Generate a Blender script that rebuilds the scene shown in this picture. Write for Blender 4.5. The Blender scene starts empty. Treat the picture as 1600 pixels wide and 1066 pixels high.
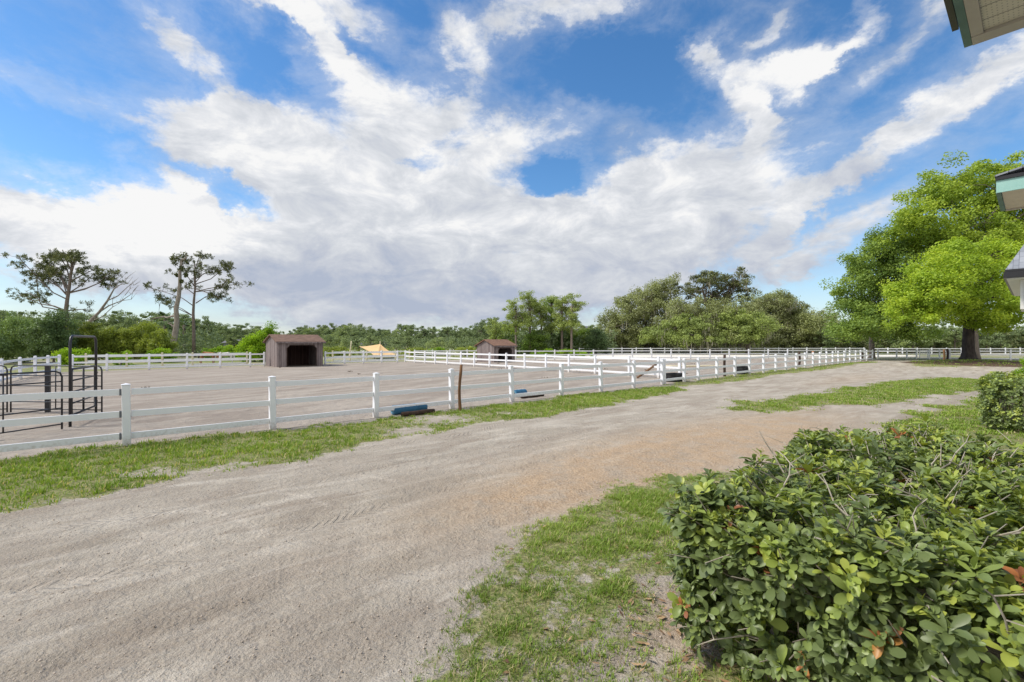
import bpy, math, random
import numpy as np
from mathutils import Vector, Matrix
R = math.radians
PI = math.pi
sc = bpy.context.scene
col = sc.collection
rng = np.random.default_rng(7)
random.seed(7)

# ------------------------------------------------------------------ camera
H = 1.9            # eye height
F = 711.0          # focal length in photo pixels (1600 wide)
HY = 536.0         # row of the horizon
cam = bpy.data.cameras.new('camera')
camo = bpy.data.objects.new('camera', cam); col.objects.link(camo)
cam.lens = 16.0; cam.sensor_width = 36.0
cam.shift_y = 3.0 / 1600
cam.clip_start = 0.05; cam.clip_end = 6000
camo.location = (0, 0, H); camo.rotation_euler = (R(90), 0, 0)
sc.camera = camo
sc.view_settings.view_transform = 'Standard'; sc.view_settings.look = 'None'
sc.view_settings.gamma = 1.0; sc.view_settings.exposure = 0.42
sc.view_settings.use_curve_mapping = False
sc.render.resolution_x = 1024; sc.render.resolution_y = 682
sc.render.engine = 'CYCLES'
try:
    sc.cycles.max_bounces = 5; sc.cycles.diffuse_bounces = 3; sc.cycles.glossy_bounces = 2
    sc.cycles.transmission_bounces = 3; sc.cycles.transparent_max_bounces = 4
except Exception: pass

# ------------------------------------------------------------------ sun and sky
SUN_AZ, SUN_EL = R(-95), R(50)
sl = bpy.data.lights.new('sun', 'SUN'); sl.energy = 3.0; sl.angle = R(14); sl.color = (1, .94, .84)
so = bpy.data.objects.new('sun', sl); col.objects.link(so)
sd = Vector((math.sin(SUN_AZ) * math.cos(SUN_EL), math.cos(SUN_AZ) * math.cos(SUN_EL), math.sin(SUN_EL)))
so.rotation_euler = sd.to_track_quat('Z', 'Y').to_euler()
so.location = (0, 0, 50)

world = bpy.data.worlds.new('World'); sc.world = world; world.use_nodes = True
try: world.cycles.sampling_method = 'MANUAL'; world.cycles.sample_map_resolution = 512
except Exception: pass
def sky_world():
    nt = world.node_tree; N = nt.nodes; L = nt.links; N.clear()
    def nd(t, **k):
        n = N.new(t)
        for a, b in k.items(): setattr(n, a, b)
        return n
    def mth(op, a, b=None, c=None, clamp=False):
        n = nd('ShaderNodeMath', operation=op, use_clamp=clamp)
        for i, v in enumerate((a, b, c)):
            if v is None: continue
            if isinstance(v, (int, float)): n.inputs[i].default_value = v
            else: L.new(v, n.inputs[i])
        return n.outputs[0]
    def sstep(v, a, b, lo=0., hi=1.):
        n = nd('ShaderNodeMapRange', interpolation_type='SMOOTHSTEP')
        L.new(v, n.inputs[0]); n.inputs[1].default_value = a; n.inputs[2].default_value = b
        n.inputs[3].default_value = lo; n.inputs[4].default_value = hi
        return n.outputs[0]
    tc = nd('ShaderNodeTexCoord')
    sep = nd('ShaderNodeSeparateXYZ'); L.new(tc.outputs['Generated'], sep.inputs[0])
    X, Y, Z = sep.outputs
    az = mth('ARCTAN2', X, Y)
    el = mth('ARCSINE', Z)
    # cloud layer seen in perspective
    zz = mth('ADD', mth('MAXIMUM', Z, 0.0), 0.10)
    cx = mth('DIVIDE', X, zz); cy = mth('DIVIDE', Y, zz)
    cp = nd('ShaderNodeCombineXYZ'); L.new(cx, cp.inputs[0]); L.new(cy, cp.inputs[1])
    def noise(vec, scale, detail, rough, dist=0.0, loc=(0, 0, 0), rot=0., scl=(1, 1, 1)):
        m = nd('ShaderNodeMapping'); L.new(vec, m.inputs[0])
        m.inputs[1].default_value = loc; m.inputs[2].default_value = (0, 0, rot); m.inputs[3].default_value = scl
        n = nd('ShaderNodeTexNoise'); n.noise_dimensions = '3D'
        L.new(m.outputs[0], n.inputs['Vector'])
        n.inputs['Scale'].default_value = scale; n.inputs['Detail'].default_value = detail
        n.inputs['Roughness'].default_value = rough; n.inputs['Distortion'].default_value = dist
        return n.outputs['Fac'], n.outputs['Color']
    ang = R(14)
    # streaky high cloud stretched along the wind, and puffy cloud on the dome
    n1, _ = noise(cp.outputs[0], 1.9, 8, .62, .4, loc=(3.1, 1.7, 0), rot=ang, scl=(1.2, .7, 1))
    dv = tc.outputs['Generated']
    n2, _ = noise(dv, 5.2, 10, .66, .35, loc=(.3, 1.2, .4), scl=(1, 1, 1.7))
    n4, _ = noise(dv, 16., 7, .68, .5, loc=(2.3, 8.1, 7), scl=(1, 1, 1.8))
    cae = nd('ShaderNodeCombineXYZ'); L.new(az, cae.inputs[0]); L.new(el, cae.inputs[1])
    wv = nd('ShaderNodeVectorMath', operation='MULTIPLY_ADD')
    _, wcol = noise(dv, 4.5, 7, .64, 0, loc=(1, 5, 2), scl=(1., 1., 1.5))
    sub = nd('ShaderNodeVectorMath', operation='SUBTRACT'); L.new(wcol, sub.inputs[0]); sub.inputs[1].default_value = (.5, .5, .5)
    L.new(sub.outputs[0], wv.inputs[0]); wv.inputs[1].default_value = (.26, .18, 0); L.new(cae.outputs[0], wv.inputs[2])
    P = wv.outputs[0]
    def blob(px, py, rx, ry, rot, wt):
        """cloud bank centred on a compass bearing and elevation"""
        a = math.atan2(px - 800, F); e = math.atan2(HY - py, math.hypot(px - 800, F))
        k = math.cos(a)
        m = nd('ShaderNodeMapping', vector_type='TEXTURE'); L.new(P, m.inputs[0])
        m.inputs[1].default_value = (a, e, 0); m.inputs[2].default_value = (0, 0, R(rot))
        m.inputs[3].default_value = (rx / F * k, ry / F * k, 1)
        ln = nd('ShaderNodeVectorMath', operation='LENGTH'); L.new(m.outputs[0], ln.inputs[0])
        return sstep(ln.outputs['Value'], 0.25, 1.45, wt, 0.)
    blobs = [  # px, py (photo bearings), radii, tilt, weight
        (400, 265, 130, 75, -20, .95), (520, 330, 190, 80, -6, 1.0), (640, 270, 240, 70, -4, .95), (640, 430, 560, 110, 0, 1.05), (170, 385, 290, 70, 0, 1.0),
        (640, 175, 150, 46, -14, .85), (760, 175, 80, 36, -25, .6), (510, 100, 110, 20, -22, .6), (380, 190, 60, 50, 40, .55), (300, 90, 110, 26, -42, .50), (430, 160, 90, 40, -20, .4),
        (1130, 290, 160, 85, 10, 1.0), (1020, 260, 90, 70, 0, .7), (900, 400, 260, 100, 0, .9), (1050, 390, 110, 30, 0, .5),
        (1330, 265, 150, 30, 38, .85), (1500, 160, 130, 24, 36, .75), (1400, 300, 160, 44, 36, .30), (1250, 390, 180, 26, 25, .30),
        (1248, 112, 42, 36, 40, 1.1), (1318, 45, 60, 16, 48, .6), (1115, 90, 26, 44, -15, .75), (1165, 150, 40, 40, -50, .75), (1185, 195, 22, 36, 0, .6), (1215, 30, 60, 16, 35, .5),
        (500, 28, 130, 36, -4, .75), (850, 14, 140, 28, 3, .72), (945, 20, 60, 20, 20, .4), (720, 55, 80, 26, -35, .55),
        (1410, 50, 110, 30, 35, .50), (100, 150, 260, 20, -18, .34), (120, 205, 220, 14, -20, .28), (950, 190, 60, 46, 0, .48), (870, 190, 60, 30, 0, .4),
        (1500, 420, 200, 90, 10, .2), (60, 350, 140, 40, 0, .7), (1230, 415, 40, 16, 0, .5)]
    tot = None
    for b in blobs:
        o = blob(*b)
        tot = o if tot is None else mth('ADD', tot, o)
    tot = mth('MINIMUM', tot, 1.2)
    holes = [(340, 300, 60, 20, -30, .8), (140, 235, 110, 50, -10, .6), (872, 275, 42, 26, -20, 1.3), (960, 115, 110, 42, 0, .7), (470, 84, 50, 10, -22, .4), (700, 225, 90, 16, 25, .55), (390, 320, 60, 26, -30, .55), (1000, 215, 120, 40, -30, .35),
             (1120, 395, 110, 24, 35, .45), (420, 130, 40, 60, -30, .35), (930, 240, 40, 60, 30, .3), (1290, 330, 130, 13, 38, .3),
             (0, 435, 90, 45, 0, .55), (260, 490, 120, 26, 0, .35), (1220, 450, 150, 44, 0, .55), (395, 115, 50, 40, -20, .45), (560, 92, 60, 10, -5, .4), (1060, 200, 40, 60, 0, .3)]
    for b in holes: tot = mth('SUBTRACT', tot, blob(*b))
    # heavy unseen cloud added behind the camera to brighten the fence rails
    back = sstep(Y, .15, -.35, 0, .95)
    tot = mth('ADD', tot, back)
    d = mth('ADD', tot, mth('MULTIPLY', mth('SUBTRACT', n1, .5), .7))
    d = mth('ADD', d, mth('MULTIPLY', mth('SUBTRACT', n2, .5), 1.7))
    d = mth('ADD', d, mth('MULTIPLY', mth('SUBTRACT', n4, .5), .75))
    cover = sstep(d, .17, .93)
    thin = sstep(d, -.25, .6, 0, .30)
    cover = mth('MAXIMUM', cover, thin)
    # haze towards the horizon
    hz = sstep(el, R(-1), R(13), .55, 0.)
    # cloud colour
    n3, _ = noise(dv, 7.5, 8, .64, .4, loc=(9, 1, 1), scl=(1, 1, 2.0))
    lowd = sstep(el, R(1), R(23), 0., 1.)
    shade = mth('ADD', mth('MULTIPLY', lowd, .44), mth('MULTIPLY', mth('SUBTRACT', n3, .5), 2.3))
    shade = mth('ADD', shade, .34)
    def lump(px, py, rx, ry, wt):
        return blob(px, py, rx, ry, 0, wt)
    shade = mth('ADD', shade, lump(240, 350, 160, 70, .85))
    shade = mth('ADD', shade, lump(1258, 110, 60, 50, .6))
    shade = mth('ADD', shade, lump(60, 420, 190, 90, .15))
    shade = mth('SUBTRACT', shade, lump(640, 450, 250, 44, .30))
    shade = mth('ADD', shade, sstep(Y, .1, -.5, 0, .6))  # added cloud behind the camera made whiter, lifting light on the rail faces
    ramp = nd('ShaderNodeValToRGB'); L.new(shade, ramp.inputs[0])
    cr = ramp.color_ramp
    cr.elements[0].position = 0.0; cr.elements[0].color = (.47, .53, .66, 1)
    cr.elements[1].position = 1.0; cr.elements[1].color = (1.0, 1.0, 1.0, 1)
    for p, c in ((.3, (.58, .62, .71, 1)), (.6, (.72, .75, .80, 1)), (.8, (.84, .86, .90, 1))):
        x = cr.elements.new(p); x.color = c
    sky = nd('ShaderNodeTexSky', sky_type='NISHITA'); sky.sun_disc = False
    sky.sun_elevation = SUN_EL; sky.sun_rotation = SUN_AZ % (2 * PI); sky.air_density = 1.0; sky.dust_density = .25; sky.ozone_density = 2.0
    hs = nd('ShaderNodeHueSaturation'); L.new(sky.outputs[0], hs.inputs['Color'])
    hs.inputs['Saturation'].default_value = 1.27; hs.inputs['Value'].default_value = SKYV
    # scale clouds into the sky's physical units
    csc = nd('ShaderNodeVectorMath', operation='SCALE'); L.new(ramp.outputs[0], csc.inputs[0]); csc.inputs['Scale'].default_value = CLOUDV
    mixh = nd('ShaderNodeMix', data_type='RGBA'); L.new(hz, mixh.inputs[0]); L.new(hs.outputs[0], mixh.inputs[6])
    mixh.inputs[7].default_value = (.50 * CLOUDV, .60 * CLOUDV, .76 * CLOUDV, 1)
    mix = nd('ShaderNodeMix', data_type='RGBA'); L.new(cover, mix.inputs[0]); L.new(mixh.outputs[2], mix.inputs[6]); L.new(csc.outputs[0], mix.inputs[7])
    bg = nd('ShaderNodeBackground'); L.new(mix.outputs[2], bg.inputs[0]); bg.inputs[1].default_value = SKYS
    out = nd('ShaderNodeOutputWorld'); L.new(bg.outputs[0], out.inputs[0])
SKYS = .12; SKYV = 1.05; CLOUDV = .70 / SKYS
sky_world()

# ------------------------------------------------------------------ helpers
def tag(o, label=None, cat=None, group=None, kind=None):
    if label: o['label'] = label
    if cat: o['category'] = cat
    if group: o['group'] = group
    if kind: o['kind'] = kind
    return o
def empty(name, loc=(0, 0, 0), rz=0.0, label=None, cat=None, group=None):
    o = bpy.data.objects.new(name, None); col.objects.link(o); o.empty_display_size = .2
    o.location = loc; o.rotation_euler = (0, 0, rz)
    return tag(o, label, cat, group)
def G(px, py):
    """ground point (z = 0) seen at a photo pixel"""
    Zd = F * H / (py - HY)
    return Vector(((px - 800) * Zd / F, Zd, 0))
def A(px, py, Zd):
    """point at depth Zd on the bearing of a photo pixel"""
    return Vector(((px - 800) * Zd / F, Zd, H + (HY - py) * Zd / F))
def mesh_np(name, V, Fc, mat, parent=None, tint=None, smooth=False):
    """V (n,3); Fc list of int arrays (m,k), k = 3 or 4"""
    V = np.asarray(V, dtype=np.float32)
    if not isinstance(Fc, list): Fc = [Fc]
    Fc = [np.asarray(f, dtype=np.int32) for f in Fc if len(f)]
    me = bpy.data.meshes.new(name)
    me.vertices.add(len(V)); me.vertices.foreach_set('co', V.ravel())
    nl = sum(f.size for f in Fc); nf = sum(len(f) for f in Fc)
    me.loops.add(nl); me.polygons.add(nf)
    me.loops.foreach_set('vertex_index', np.concatenate([f.ravel() for f in Fc]))
    tot = np.concatenate([np.full(len(f), f.shape[1], dtype=np.int32) for f in Fc])
    st = np.concatenate([[0], np.cumsum(tot)[:-1]]).astype(np.int32)
    me.polygons.foreach_set('loop_start', st); me.polygons.foreach_set('loop_total', tot)
    if smooth: me.polygons.foreach_set('use_smooth', np.ones(nf, dtype=bool))
    me.update(calc_edges=True)
    if tint is not None:
        at = me.attributes.new('tint', 'FLOAT', 'FACE'); at.data.foreach_set('value', np.asarray(tint, dtype=np.float32))
    if mat: me.materials.append(mat)
    o = bpy.data.objects.new(name, me); col.objects.link(o)
    if parent: o.parent = parent
    return o
class MB:
    """collects boxes, tubes and polygons into one mesh"""
    def __init__(s): s.v = []; s.f = []; s.n = 0
    def add(s, V, Fs):
        V = [tuple(p) for p in V]
        s.v += V; s.f += [tuple(i + s.n for i in f) for f in Fs]; s.n += len(V)
        return s
    def box(s, x0, x1, y0, y1, z0, z1, M=None, bev=0.0):
        if bev > 0:
            b = bev; V = []; 
            def P(x, y, z):
                V.append(Vector((x, y, z)))
            cx = [(x0, x0 + b), (x1, x1 - b)]; cy = [(y0, y0 + b), (y1, y1 - b)]; cz = [(z0, z0 + b), (z1, z1 - b)]
            idx = {}
            for i in (0, 1):
                for j in (0, 1):
                    for k in (0, 1):
                        idx[i, j, k, 0] = len(V); P(cx[i][0], cy[j][1], cz[k][1])
                        idx[i, j, k, 1] = len(V); P(cx[i][1], cy[j][0], cz[k][1])
                        idx[i, j, k, 2] = len(V); P(cx[i][1], cy[j][1], cz[k][0])
            Fs = []
            def q(a, b_, c, d): Fs.append((a, b_, c, d))
            for i in (0, 1):
                f = [idx[i, 0, 0, 0], idx[i, 1, 0, 0], idx[i, 1, 1, 0], idx[i, 0, 1, 0]]; Fs.append(f if i else f[::-1])
            for j in (0, 1):
                f = [idx[0, j, 0, 1], idx[0, j, 1, 1], idx[1, j, 1, 1], idx[1, j, 0, 1]]; Fs.append(f if j else f[::-1])
            for k in (0, 1):
                f = [idx[0, 0, k, 2], idx[1, 0, k, 2], idx[1, 1, k, 2], idx[0, 1, k, 2]]; Fs.append(f if k else f[::-1])
            for j in (0, 1):
                for k in (0, 1): Fs.append([idx[0, j, k, 1], idx[1, j, k, 1], idx[1, j, k, 2], idx[0, j, k, 2]] if (j == 1) == (k == 1) else [idx[0, j, k, 2], idx[1, j, k, 2], idx[1, j, k, 1], idx[0, j, k, 1]])
            for i in (0, 1):
                for k in (0, 1): Fs.append([idx[i, 0, k, 0], idx[i, 1, k, 0], idx[i, 1, k, 2], idx[i, 0, k, 2]])
            for i in (0, 1):
                for j in (0, 1): Fs.append([idx[i, j, 0, 0], idx[i, j, 1, 0], idx[i, j, 1, 1], idx[i, j, 0, 1]])
            for i in (0, 1):
                for j in (0, 1):
                    for k in (0, 1): Fs.append([idx[i, j, k, 0], idx[i, j, k, 1], idx[i, j, k, 2]])
        else:
            V = [Vector((x, y, z)) for z in (z0, z1) for y in (y0, y1) for x in (x0, x1)]
            Fs = [(0, 2, 3, 1), (4, 5, 7, 6), (0, 1, 5, 4), (2, 6, 7, 3), (0, 4, 6, 2), (1, 3, 7, 5)]
        if M is not None: V = [M @ p for p in V]
        return s.add(V, Fs)
    def tube(s, pts, rad, n=8, cap=True):
        pts = [Vector(p) for p in pts]
        if isinstance(rad, (int, float)): rad = [rad] * len(pts)
        V = []; Fs = []
        t0 = (pts[1] - pts[0]).normalized()
        u = t0.orthogonal().normalized()
        for i, p in enumerate(pts):
            a = pts[max(0, i - 1)]; b = pts[min(len(pts) - 1, i + 1)]
            t = (b - a).normalized()
            u = (u - t * u.dot(t)).normalized(); w = t.cross(u)
            for k in range(n):
                an = 2 * PI * k / n
                V.append(p + (u * math.cos(an) + w * math.sin(an)) * rad[i])
        for i in range(len(pts) - 1):
            for k in range(n):
                k2 = (k + 1) % n
                Fs.append((i * n + k, i * n + k2, (i + 1) * n + k2, (i + 1) * n + k))
        if cap:
            Fs.append(tuple(range(n))[::-1]); Fs.append(tuple((len(pts) - 1) * n + k for k in range(n)))
        return s.add(V, Fs)
    def build(s, name, mat, parent=None, smooth=False, fix=True):
        me = bpy.data.meshes.new(name); me.from_pydata(s.v, [], s.f)
        if mat: me.materials.append(mat)
        if fix:
            import bmesh
            bm = bmesh.new(); bm.from_mesh(me); bmesh.ops.recalc_face_normals(bm, faces=bm.faces); bm.to_mesh(me); bm.free()
        if smooth:
            me.polygons.foreach_set('use_smooth', np.ones(len(me.polygons), dtype=bool))
        me.update()
        o = bpy.data.objects.new(name, me); col.objects.link(o)
        if parent: o.parent = parent
        return o
def hashn(ix, iy, seed=0):
    h = (ix.astype(np.int64) * 374761393 + iy.astype(np.int64) * 668265263 + seed * 974711) & 0xffffffff
    h = ((h ^ (h >> 13)) * 1274126177) & 0xffffffff
    return ((h ^ (h >> 16)) & 0xffffff) / float(0xffffff)
def vnoise(x, y, seed=0):
    x = np.asarray(x, dtype=np.float64); y = np.asarray(y, dtype=np.float64)
    ix = np.floor(x); iy = np.floor(y); fx = x - ix; fy = y - iy
    fx = fx * fx * (3 - 2 * fx); fy = fy * fy * (3 - 2 * fy)
    a = hashn(ix, iy, seed); b = hashn(ix + 1, iy, seed); c = hashn(ix, iy + 1, seed); d = hashn(ix + 1, iy + 1, seed)
    return (a * (1 - fx) + b * fx) * (1 - fy) + (c * (1 - fx) + d * fx) * fy
def fbm(x, y, o=4, seed=0):
    s = 0; a = .5; n = 0
    for k in range(o):
        s = s + a * vnoise(x * 2 ** k, y * 2 ** k, seed + k); n += a; a *= .5
    return s / n
def sm(x, a, b):
    t = np.clip((x - a) / (b - a), 0, 1); return t * t * (3 - 2 * t)

# ------------------------------------------------------------------ materials
def mat_new(name):
    m = bpy.data.materials.new(name); m.use_nodes = True
    nt = m.node_tree; b = nt.nodes['Principled BSDF']
    return m, nt, b
def sh(nt, t, **k):
    n = nt.nodes.new(t)
    for a, c in k.items(): setattr(n, a, c)
    return n
def plain(name, c1, c2=None, rough=.7, scale=6., bump=0., bscale=40., spec=.3, stretch=(1, 1, 1), metal=0., detail=5):
    m, nt, b = mat_new(name); L = nt.links
    b.inputs['Roughness'].default_value = rough; b.inputs['Specular IOR Level'].default_value = spec; b.inputs['Metallic'].default_value = metal
    tc = sh(nt, 'ShaderNodeTexCoord'); mp = sh(nt, 'ShaderNodeMapping'); L.new(tc.outputs['Object'], mp.inputs[0]); mp.inputs[3].default_value = stretch
    if c2 is None: c2 = tuple(x * .8 for x in c1)
    n = sh(nt, 'ShaderNodeTexNoise'); L.new(mp.outputs[0], n.inputs['Vector']); n.inputs['Scale'].default_value = scale; n.inputs['Detail'].default_value = detail; n.inputs['Roughness'].default_value = .65
    cr = sh(nt, 'ShaderNodeValToRGB'); L.new(n.outputs['Fac'], cr.inputs[0])
    cr.color_ramp.elements[0].position = .3; cr.color_ramp.elements[0].color = (*c2, 1)
    cr.color_ramp.elements[1].position = .7; cr.color_ramp.elements[1].color = (*c1, 1)
    L.new(cr.outputs[0], b.inputs['Base Color'])
    if bump > 0:
        n2 = sh(nt, 'ShaderNodeTexNoise'); L.new(mp.outputs[0], n2.inputs['Vector']); n2.inputs['Scale'].default_value = bscale; n2.inputs['Detail'].default_value = 4
        bp = sh(nt, 'ShaderNodeBump'); bp.inputs['Strength'].default_value = bump; bp.inputs['Distance'].default_value = .02
        L.new(n2.outputs['Fac'], bp.inputs['Height']); L.new(bp.outputs[0], b.inputs['Normal'])
    return m
def leafmat(name, stops, rough=.55, trans=.35, spec=.25):
    """stops: colours along the per-leaf tint attribute"""
    m, nt, b = mat_new(name); L = nt.links
    at = sh(nt, 'ShaderNodeAttribute', attribute_name='tint')
    cr = sh(nt, 'ShaderNodeValToRGB'); L.new(at.outputs['Fac'], cr.inputs[0])
    e = cr.color_ramp.elements
    e[0].position = stops[0][0]; e[0].color = (*stops[0][1], 1); e[1].position = stops[-1][0]; e[1].color = (*stops[-1][1], 1)
    for p, c in stops[1:-1]:
        x = e.new(p); x.color = (*c, 1)
    L.new(cr.outputs[0], b.inputs['Base Color'])
    b.inputs['Roughness'].default_value = rough; b.inputs['Specular IOR Level'].default_value = spec
    tr = sh(nt, 'ShaderNodeBsdfTranslucent')
    mu = sh(nt, 'ShaderNodeMix', data_type='RGBA', blend_type='MULTIPLY'); mu.inputs[0].default_value = 1
    L.new(cr.outputs[0], mu.inputs[6]); mu.inputs[7].default_value = (1.25, 1.2, .6, 1); L.new(mu.outputs[2], tr.inputs[0])
    mx = sh(nt, 'ShaderNodeMixShader'); mx.inputs[0].default_value = trans
    L.new(b.outputs[0], mx.inputs[1]); L.new(tr.outputs[0], mx.inputs[2])
    L.new(mx.outputs[0], nt.nodes['Material Output'].inputs[0])
    return m
M = {}
def vinyl(name, c1, c2):
    """white vinyl, mud splashed up the foot of each post"""
    m = plain(name, c1, c2, rough=.42, scale=3., spec=.4); nt = m.node_tree; L = nt.links; b = nt.nodes['Principled BSDF']
    src = b.inputs['Base Color'].links[0].from_socket
    tc = sh(nt, 'ShaderNodeTexCoord'); ge = sh(nt, 'ShaderNodeNewGeometry'); sp = sh(nt, 'ShaderNodeSeparateXYZ'); L.new(ge.outputs['Position'], sp.inputs[0])
    n = sh(nt, 'ShaderNodeTexNoise'); L.new(ge.outputs['Position'], n.inputs['Vector']); n.inputs['Scale'].default_value = 22; n.inputs['Detail'].default_value = 6
    a = sh(nt, 'ShaderNodeMath', operation='MULTIPLY_ADD'); L.new(n.outputs['Fac'], a.inputs[0]); a.inputs[1].default_value = -.36; L.new(sp.outputs['Z'], a.inputs[2])
    r = sh(nt, 'ShaderNodeMapRange'); L.new(a.outputs[0], r.inputs[0]); r.inputs[1].default_value = -.16; r.inputs[2].default_value = .02; r.inputs[3].default_value = .6; r.inputs[4].default_value = .0
    x = sh(nt, 'ShaderNodeMix', data_type='RGBA'); L.new(r.outputs[0], x.inputs[0]); L.new(src, x.inputs[6]); x.inputs[7].default_value = (.42, .36, .29, 1); L.new(x.outputs[2], b.inputs['Base Color'])
    return m
M['vinyl'] = vinyl('white_vinyl', (.87, .88, .92), (.80, .82, .87))
M['vinyl_cream'] = plain('aged_cream_vinyl', (.74, .68, .50), (.60, .54, .38), rough=.6, scale=3.)
M['steel_black'] = plain('black_painted_steel', (.030, .030, .036), (.014, .014, .018), rough=.38, scale=12., spec=.5)
M['bracket'] = plain('grey_bracket', (.16, .17, .2), rough=.5)
M['bark_grey'] = plain('grey_bark', (.24, .20, .17), (.10, .085, .075), rough=.95, scale=9., bump=.9, bscale=18., stretch=(1, 1, .25))
M['bark_dark'] = plain('dark_oak_bark', (.085, .07, .06), (.022, .018, .017), rough=.95, scale=7., bump=1., bscale=14., stretch=(1, 1, .3))
M['bark_pine'] = plain('pine_bark', (.25, .205, .18), (.12, .095, .082), rough=.95, scale=8., bump=.9, bscale=12., stretch=(1, 1, .4))
M['bark_pale'] = plain('pale_dead_bark', (.36, .32, .28), (.19, .165, .14), rough=.95, scale=7., bump=.7, bscale=14., stretch=(1, 1, .3))
M['post_wood'] = plain('weathered_post_wood', (.26, .14, .07), (.10, .055, .03), rough=.9, scale=10., bump=.6, bscale=30., stretch=(1, 1, .15))
M['post_dark'] = plain('dark_post_wood', (.09, .055, .04), (.035, .025, .02), rough=.9, scale=10., bump=.6, bscale=30., stretch=(1, 1, .15))
M['post_orange'] = plain('orange_post_wood', (.48, .23, .11), (.30, .14, .07), rough=.85, scale=10., stretch=(1, 1, .2))
M['blue_plastic'] = plain('faded_blue_plastic', (.045, .17, .30), (.025, .10, .19), rough=.5, scale=5.)
M['black_rubber'] = plain('black_rubber', (.03, .03, .032), (.016, .016, .018), rough=.6, scale=6.)
M['horse_brown'] = plain('brown_coat', (.34, .16, .07), (.26, .12, .05), rough=.6, scale=3.)
M['horse_white'] = plain('white_coat', (.74, .71, .66), (.60, .56, .52), rough=.6, scale=3.)
M['horse_dark'] = plain('dark_hair', (.05, .035, .03), rough=.7)
M['sail'] = plain('tan_sail_cloth', (.68, .47, .25), (.60, .41, .21), rough=.8, scale=2.)
M['teal'] = plain('teal_fascia_paint', (.33, .55, .50), (.24, .44, .40), rough=.55, scale=4.)
M['teal_dark'] = plain('green_fascia_paint', (.13, .22, .19), (.09, .16, .14), rough=.6, scale=4.)
M['trim'] = plain('taupe_trim_paint', (.50, .46, .40), (.42, .38, .33), rough=.6, scale=4.)
M['gutter'] = plain('black_gutter_metal', (.018, .018, .022), rough=.35, spec=.5)
M['wall_white'] = plain('white_wall_paint', (.74, .73, .70), (.66, .65, .62), rough=.7, scale=2.)
M['glass'] = plain('window_glass', (.10, .12, .14), (.07, .08, .10), rough=.08, spec=.8)
M['house_grey'] = plain('pale_house_siding', (.55, .58, .64), (.45, .48, .54), rough=.8)
M['house_beige'] = plain('beige_house_siding', (.66, .60, .50), (.56, .50, .42), rough=.8)
M['roof_grey'] = plain('grey_house_roof', (.22, .22, .24), (.15, .15, .17), rough=.9)
def boards(name, c1, c2, axis='X', width=.14, gap=.012):
    """upright boards: each board its own tone, dark joints, grain"""
    m, nt, b = mat_new(name); L = nt.links; b.inputs['Roughness'].default_value = .85; b.inputs['Specular IOR Level'].default_value = .2
    tc = sh(nt, 'ShaderNodeTexCoord'); sp = sh(nt, 'ShaderNodeSeparateXYZ'); L.new(tc.outputs['Object'], sp.inputs[0])
    ad = sh(nt, 'ShaderNodeMath', operation='ADD'); L.new(sp.outputs['X'], ad.inputs[0]); L.new(sp.outputs['Y'], ad.inputs[1])
    dv = sh(nt, 'ShaderNodeMath', operation='DIVIDE'); L.new(ad.outputs[0] if axis == 'XY' else sp.outputs[axis], dv.inputs[0]); dv.inputs[1].default_value = width
    fl = sh(nt, 'ShaderNodeMath', operation='FLOOR'); L.new(dv.outputs[0], fl.inputs[0])
    fr = sh(nt, 'ShaderNodeMath', operation='FRACT'); L.new(dv.outputs[0], fr.inputs[0])
    wn = sh(nt, 'ShaderNodeTexWhiteNoise', noise_dimensions='1D'); L.new(fl.outputs[0], wn.inputs['W'])
    mp = sh(nt, 'ShaderNodeMapping'); L.new(tc.outputs['Object'], mp.inputs[0]); mp.inputs[3].default_value = (1, 1, .12)
    n = sh(nt, 'ShaderNodeTexNoise'); L.new(mp.outputs[0], n.inputs['Vector']); n.inputs['Scale'].default_value = 14; n.inputs['Detail'].default_value = 6
    su = sh(nt, 'ShaderNodeMath', operation='MULTIPLY_ADD'); L.new(wn.outputs[0], su.inputs[0]); su.inputs[1].default_value = .5; L.new(n.outputs['Fac'], su.inputs[2])
    cr = sh(nt, 'ShaderNodeValToRGB'); L.new(su.outputs[0], cr.inputs[0]); e = cr.color_ramp.elements
    e[0].position = .4; e[0].color = (*c2, 1); e[1].position = 1.; e[1].color = (*c1, 1)
    gt = sh(nt, 'ShaderNodeMath', operation='GREATER_THAN'); L.new(fr.outputs[0], gt.inputs[0]); gt.inputs[1].default_value = gap / width
    mx = sh(nt, 'ShaderNodeMix', data_type='RGBA'); L.new(gt.outputs[0], mx.inputs[0]); mx.inputs[6].default_value = tuple(x * .25 for x in c2) + (1,); L.new(cr.outputs[0], mx.inputs[7])
    L.new(mx.outputs[2], b.inputs['Base Color'])
    bp = sh(nt, 'ShaderNodeBump'); bp.inputs['Strength'].default_value = .5; bp.inputs['Distance'].default_value = .01; L.new(gt.outputs[0], bp.inputs['Height']); L.new(bp.outputs[0], b.inputs['Normal'])
    return m
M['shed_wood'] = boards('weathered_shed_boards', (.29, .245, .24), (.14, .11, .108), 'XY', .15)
M['shed_inner'] = boards('dark_inner_boards', (.10, .06, .05), (.05, .03, .028), 'X', .15)
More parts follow.
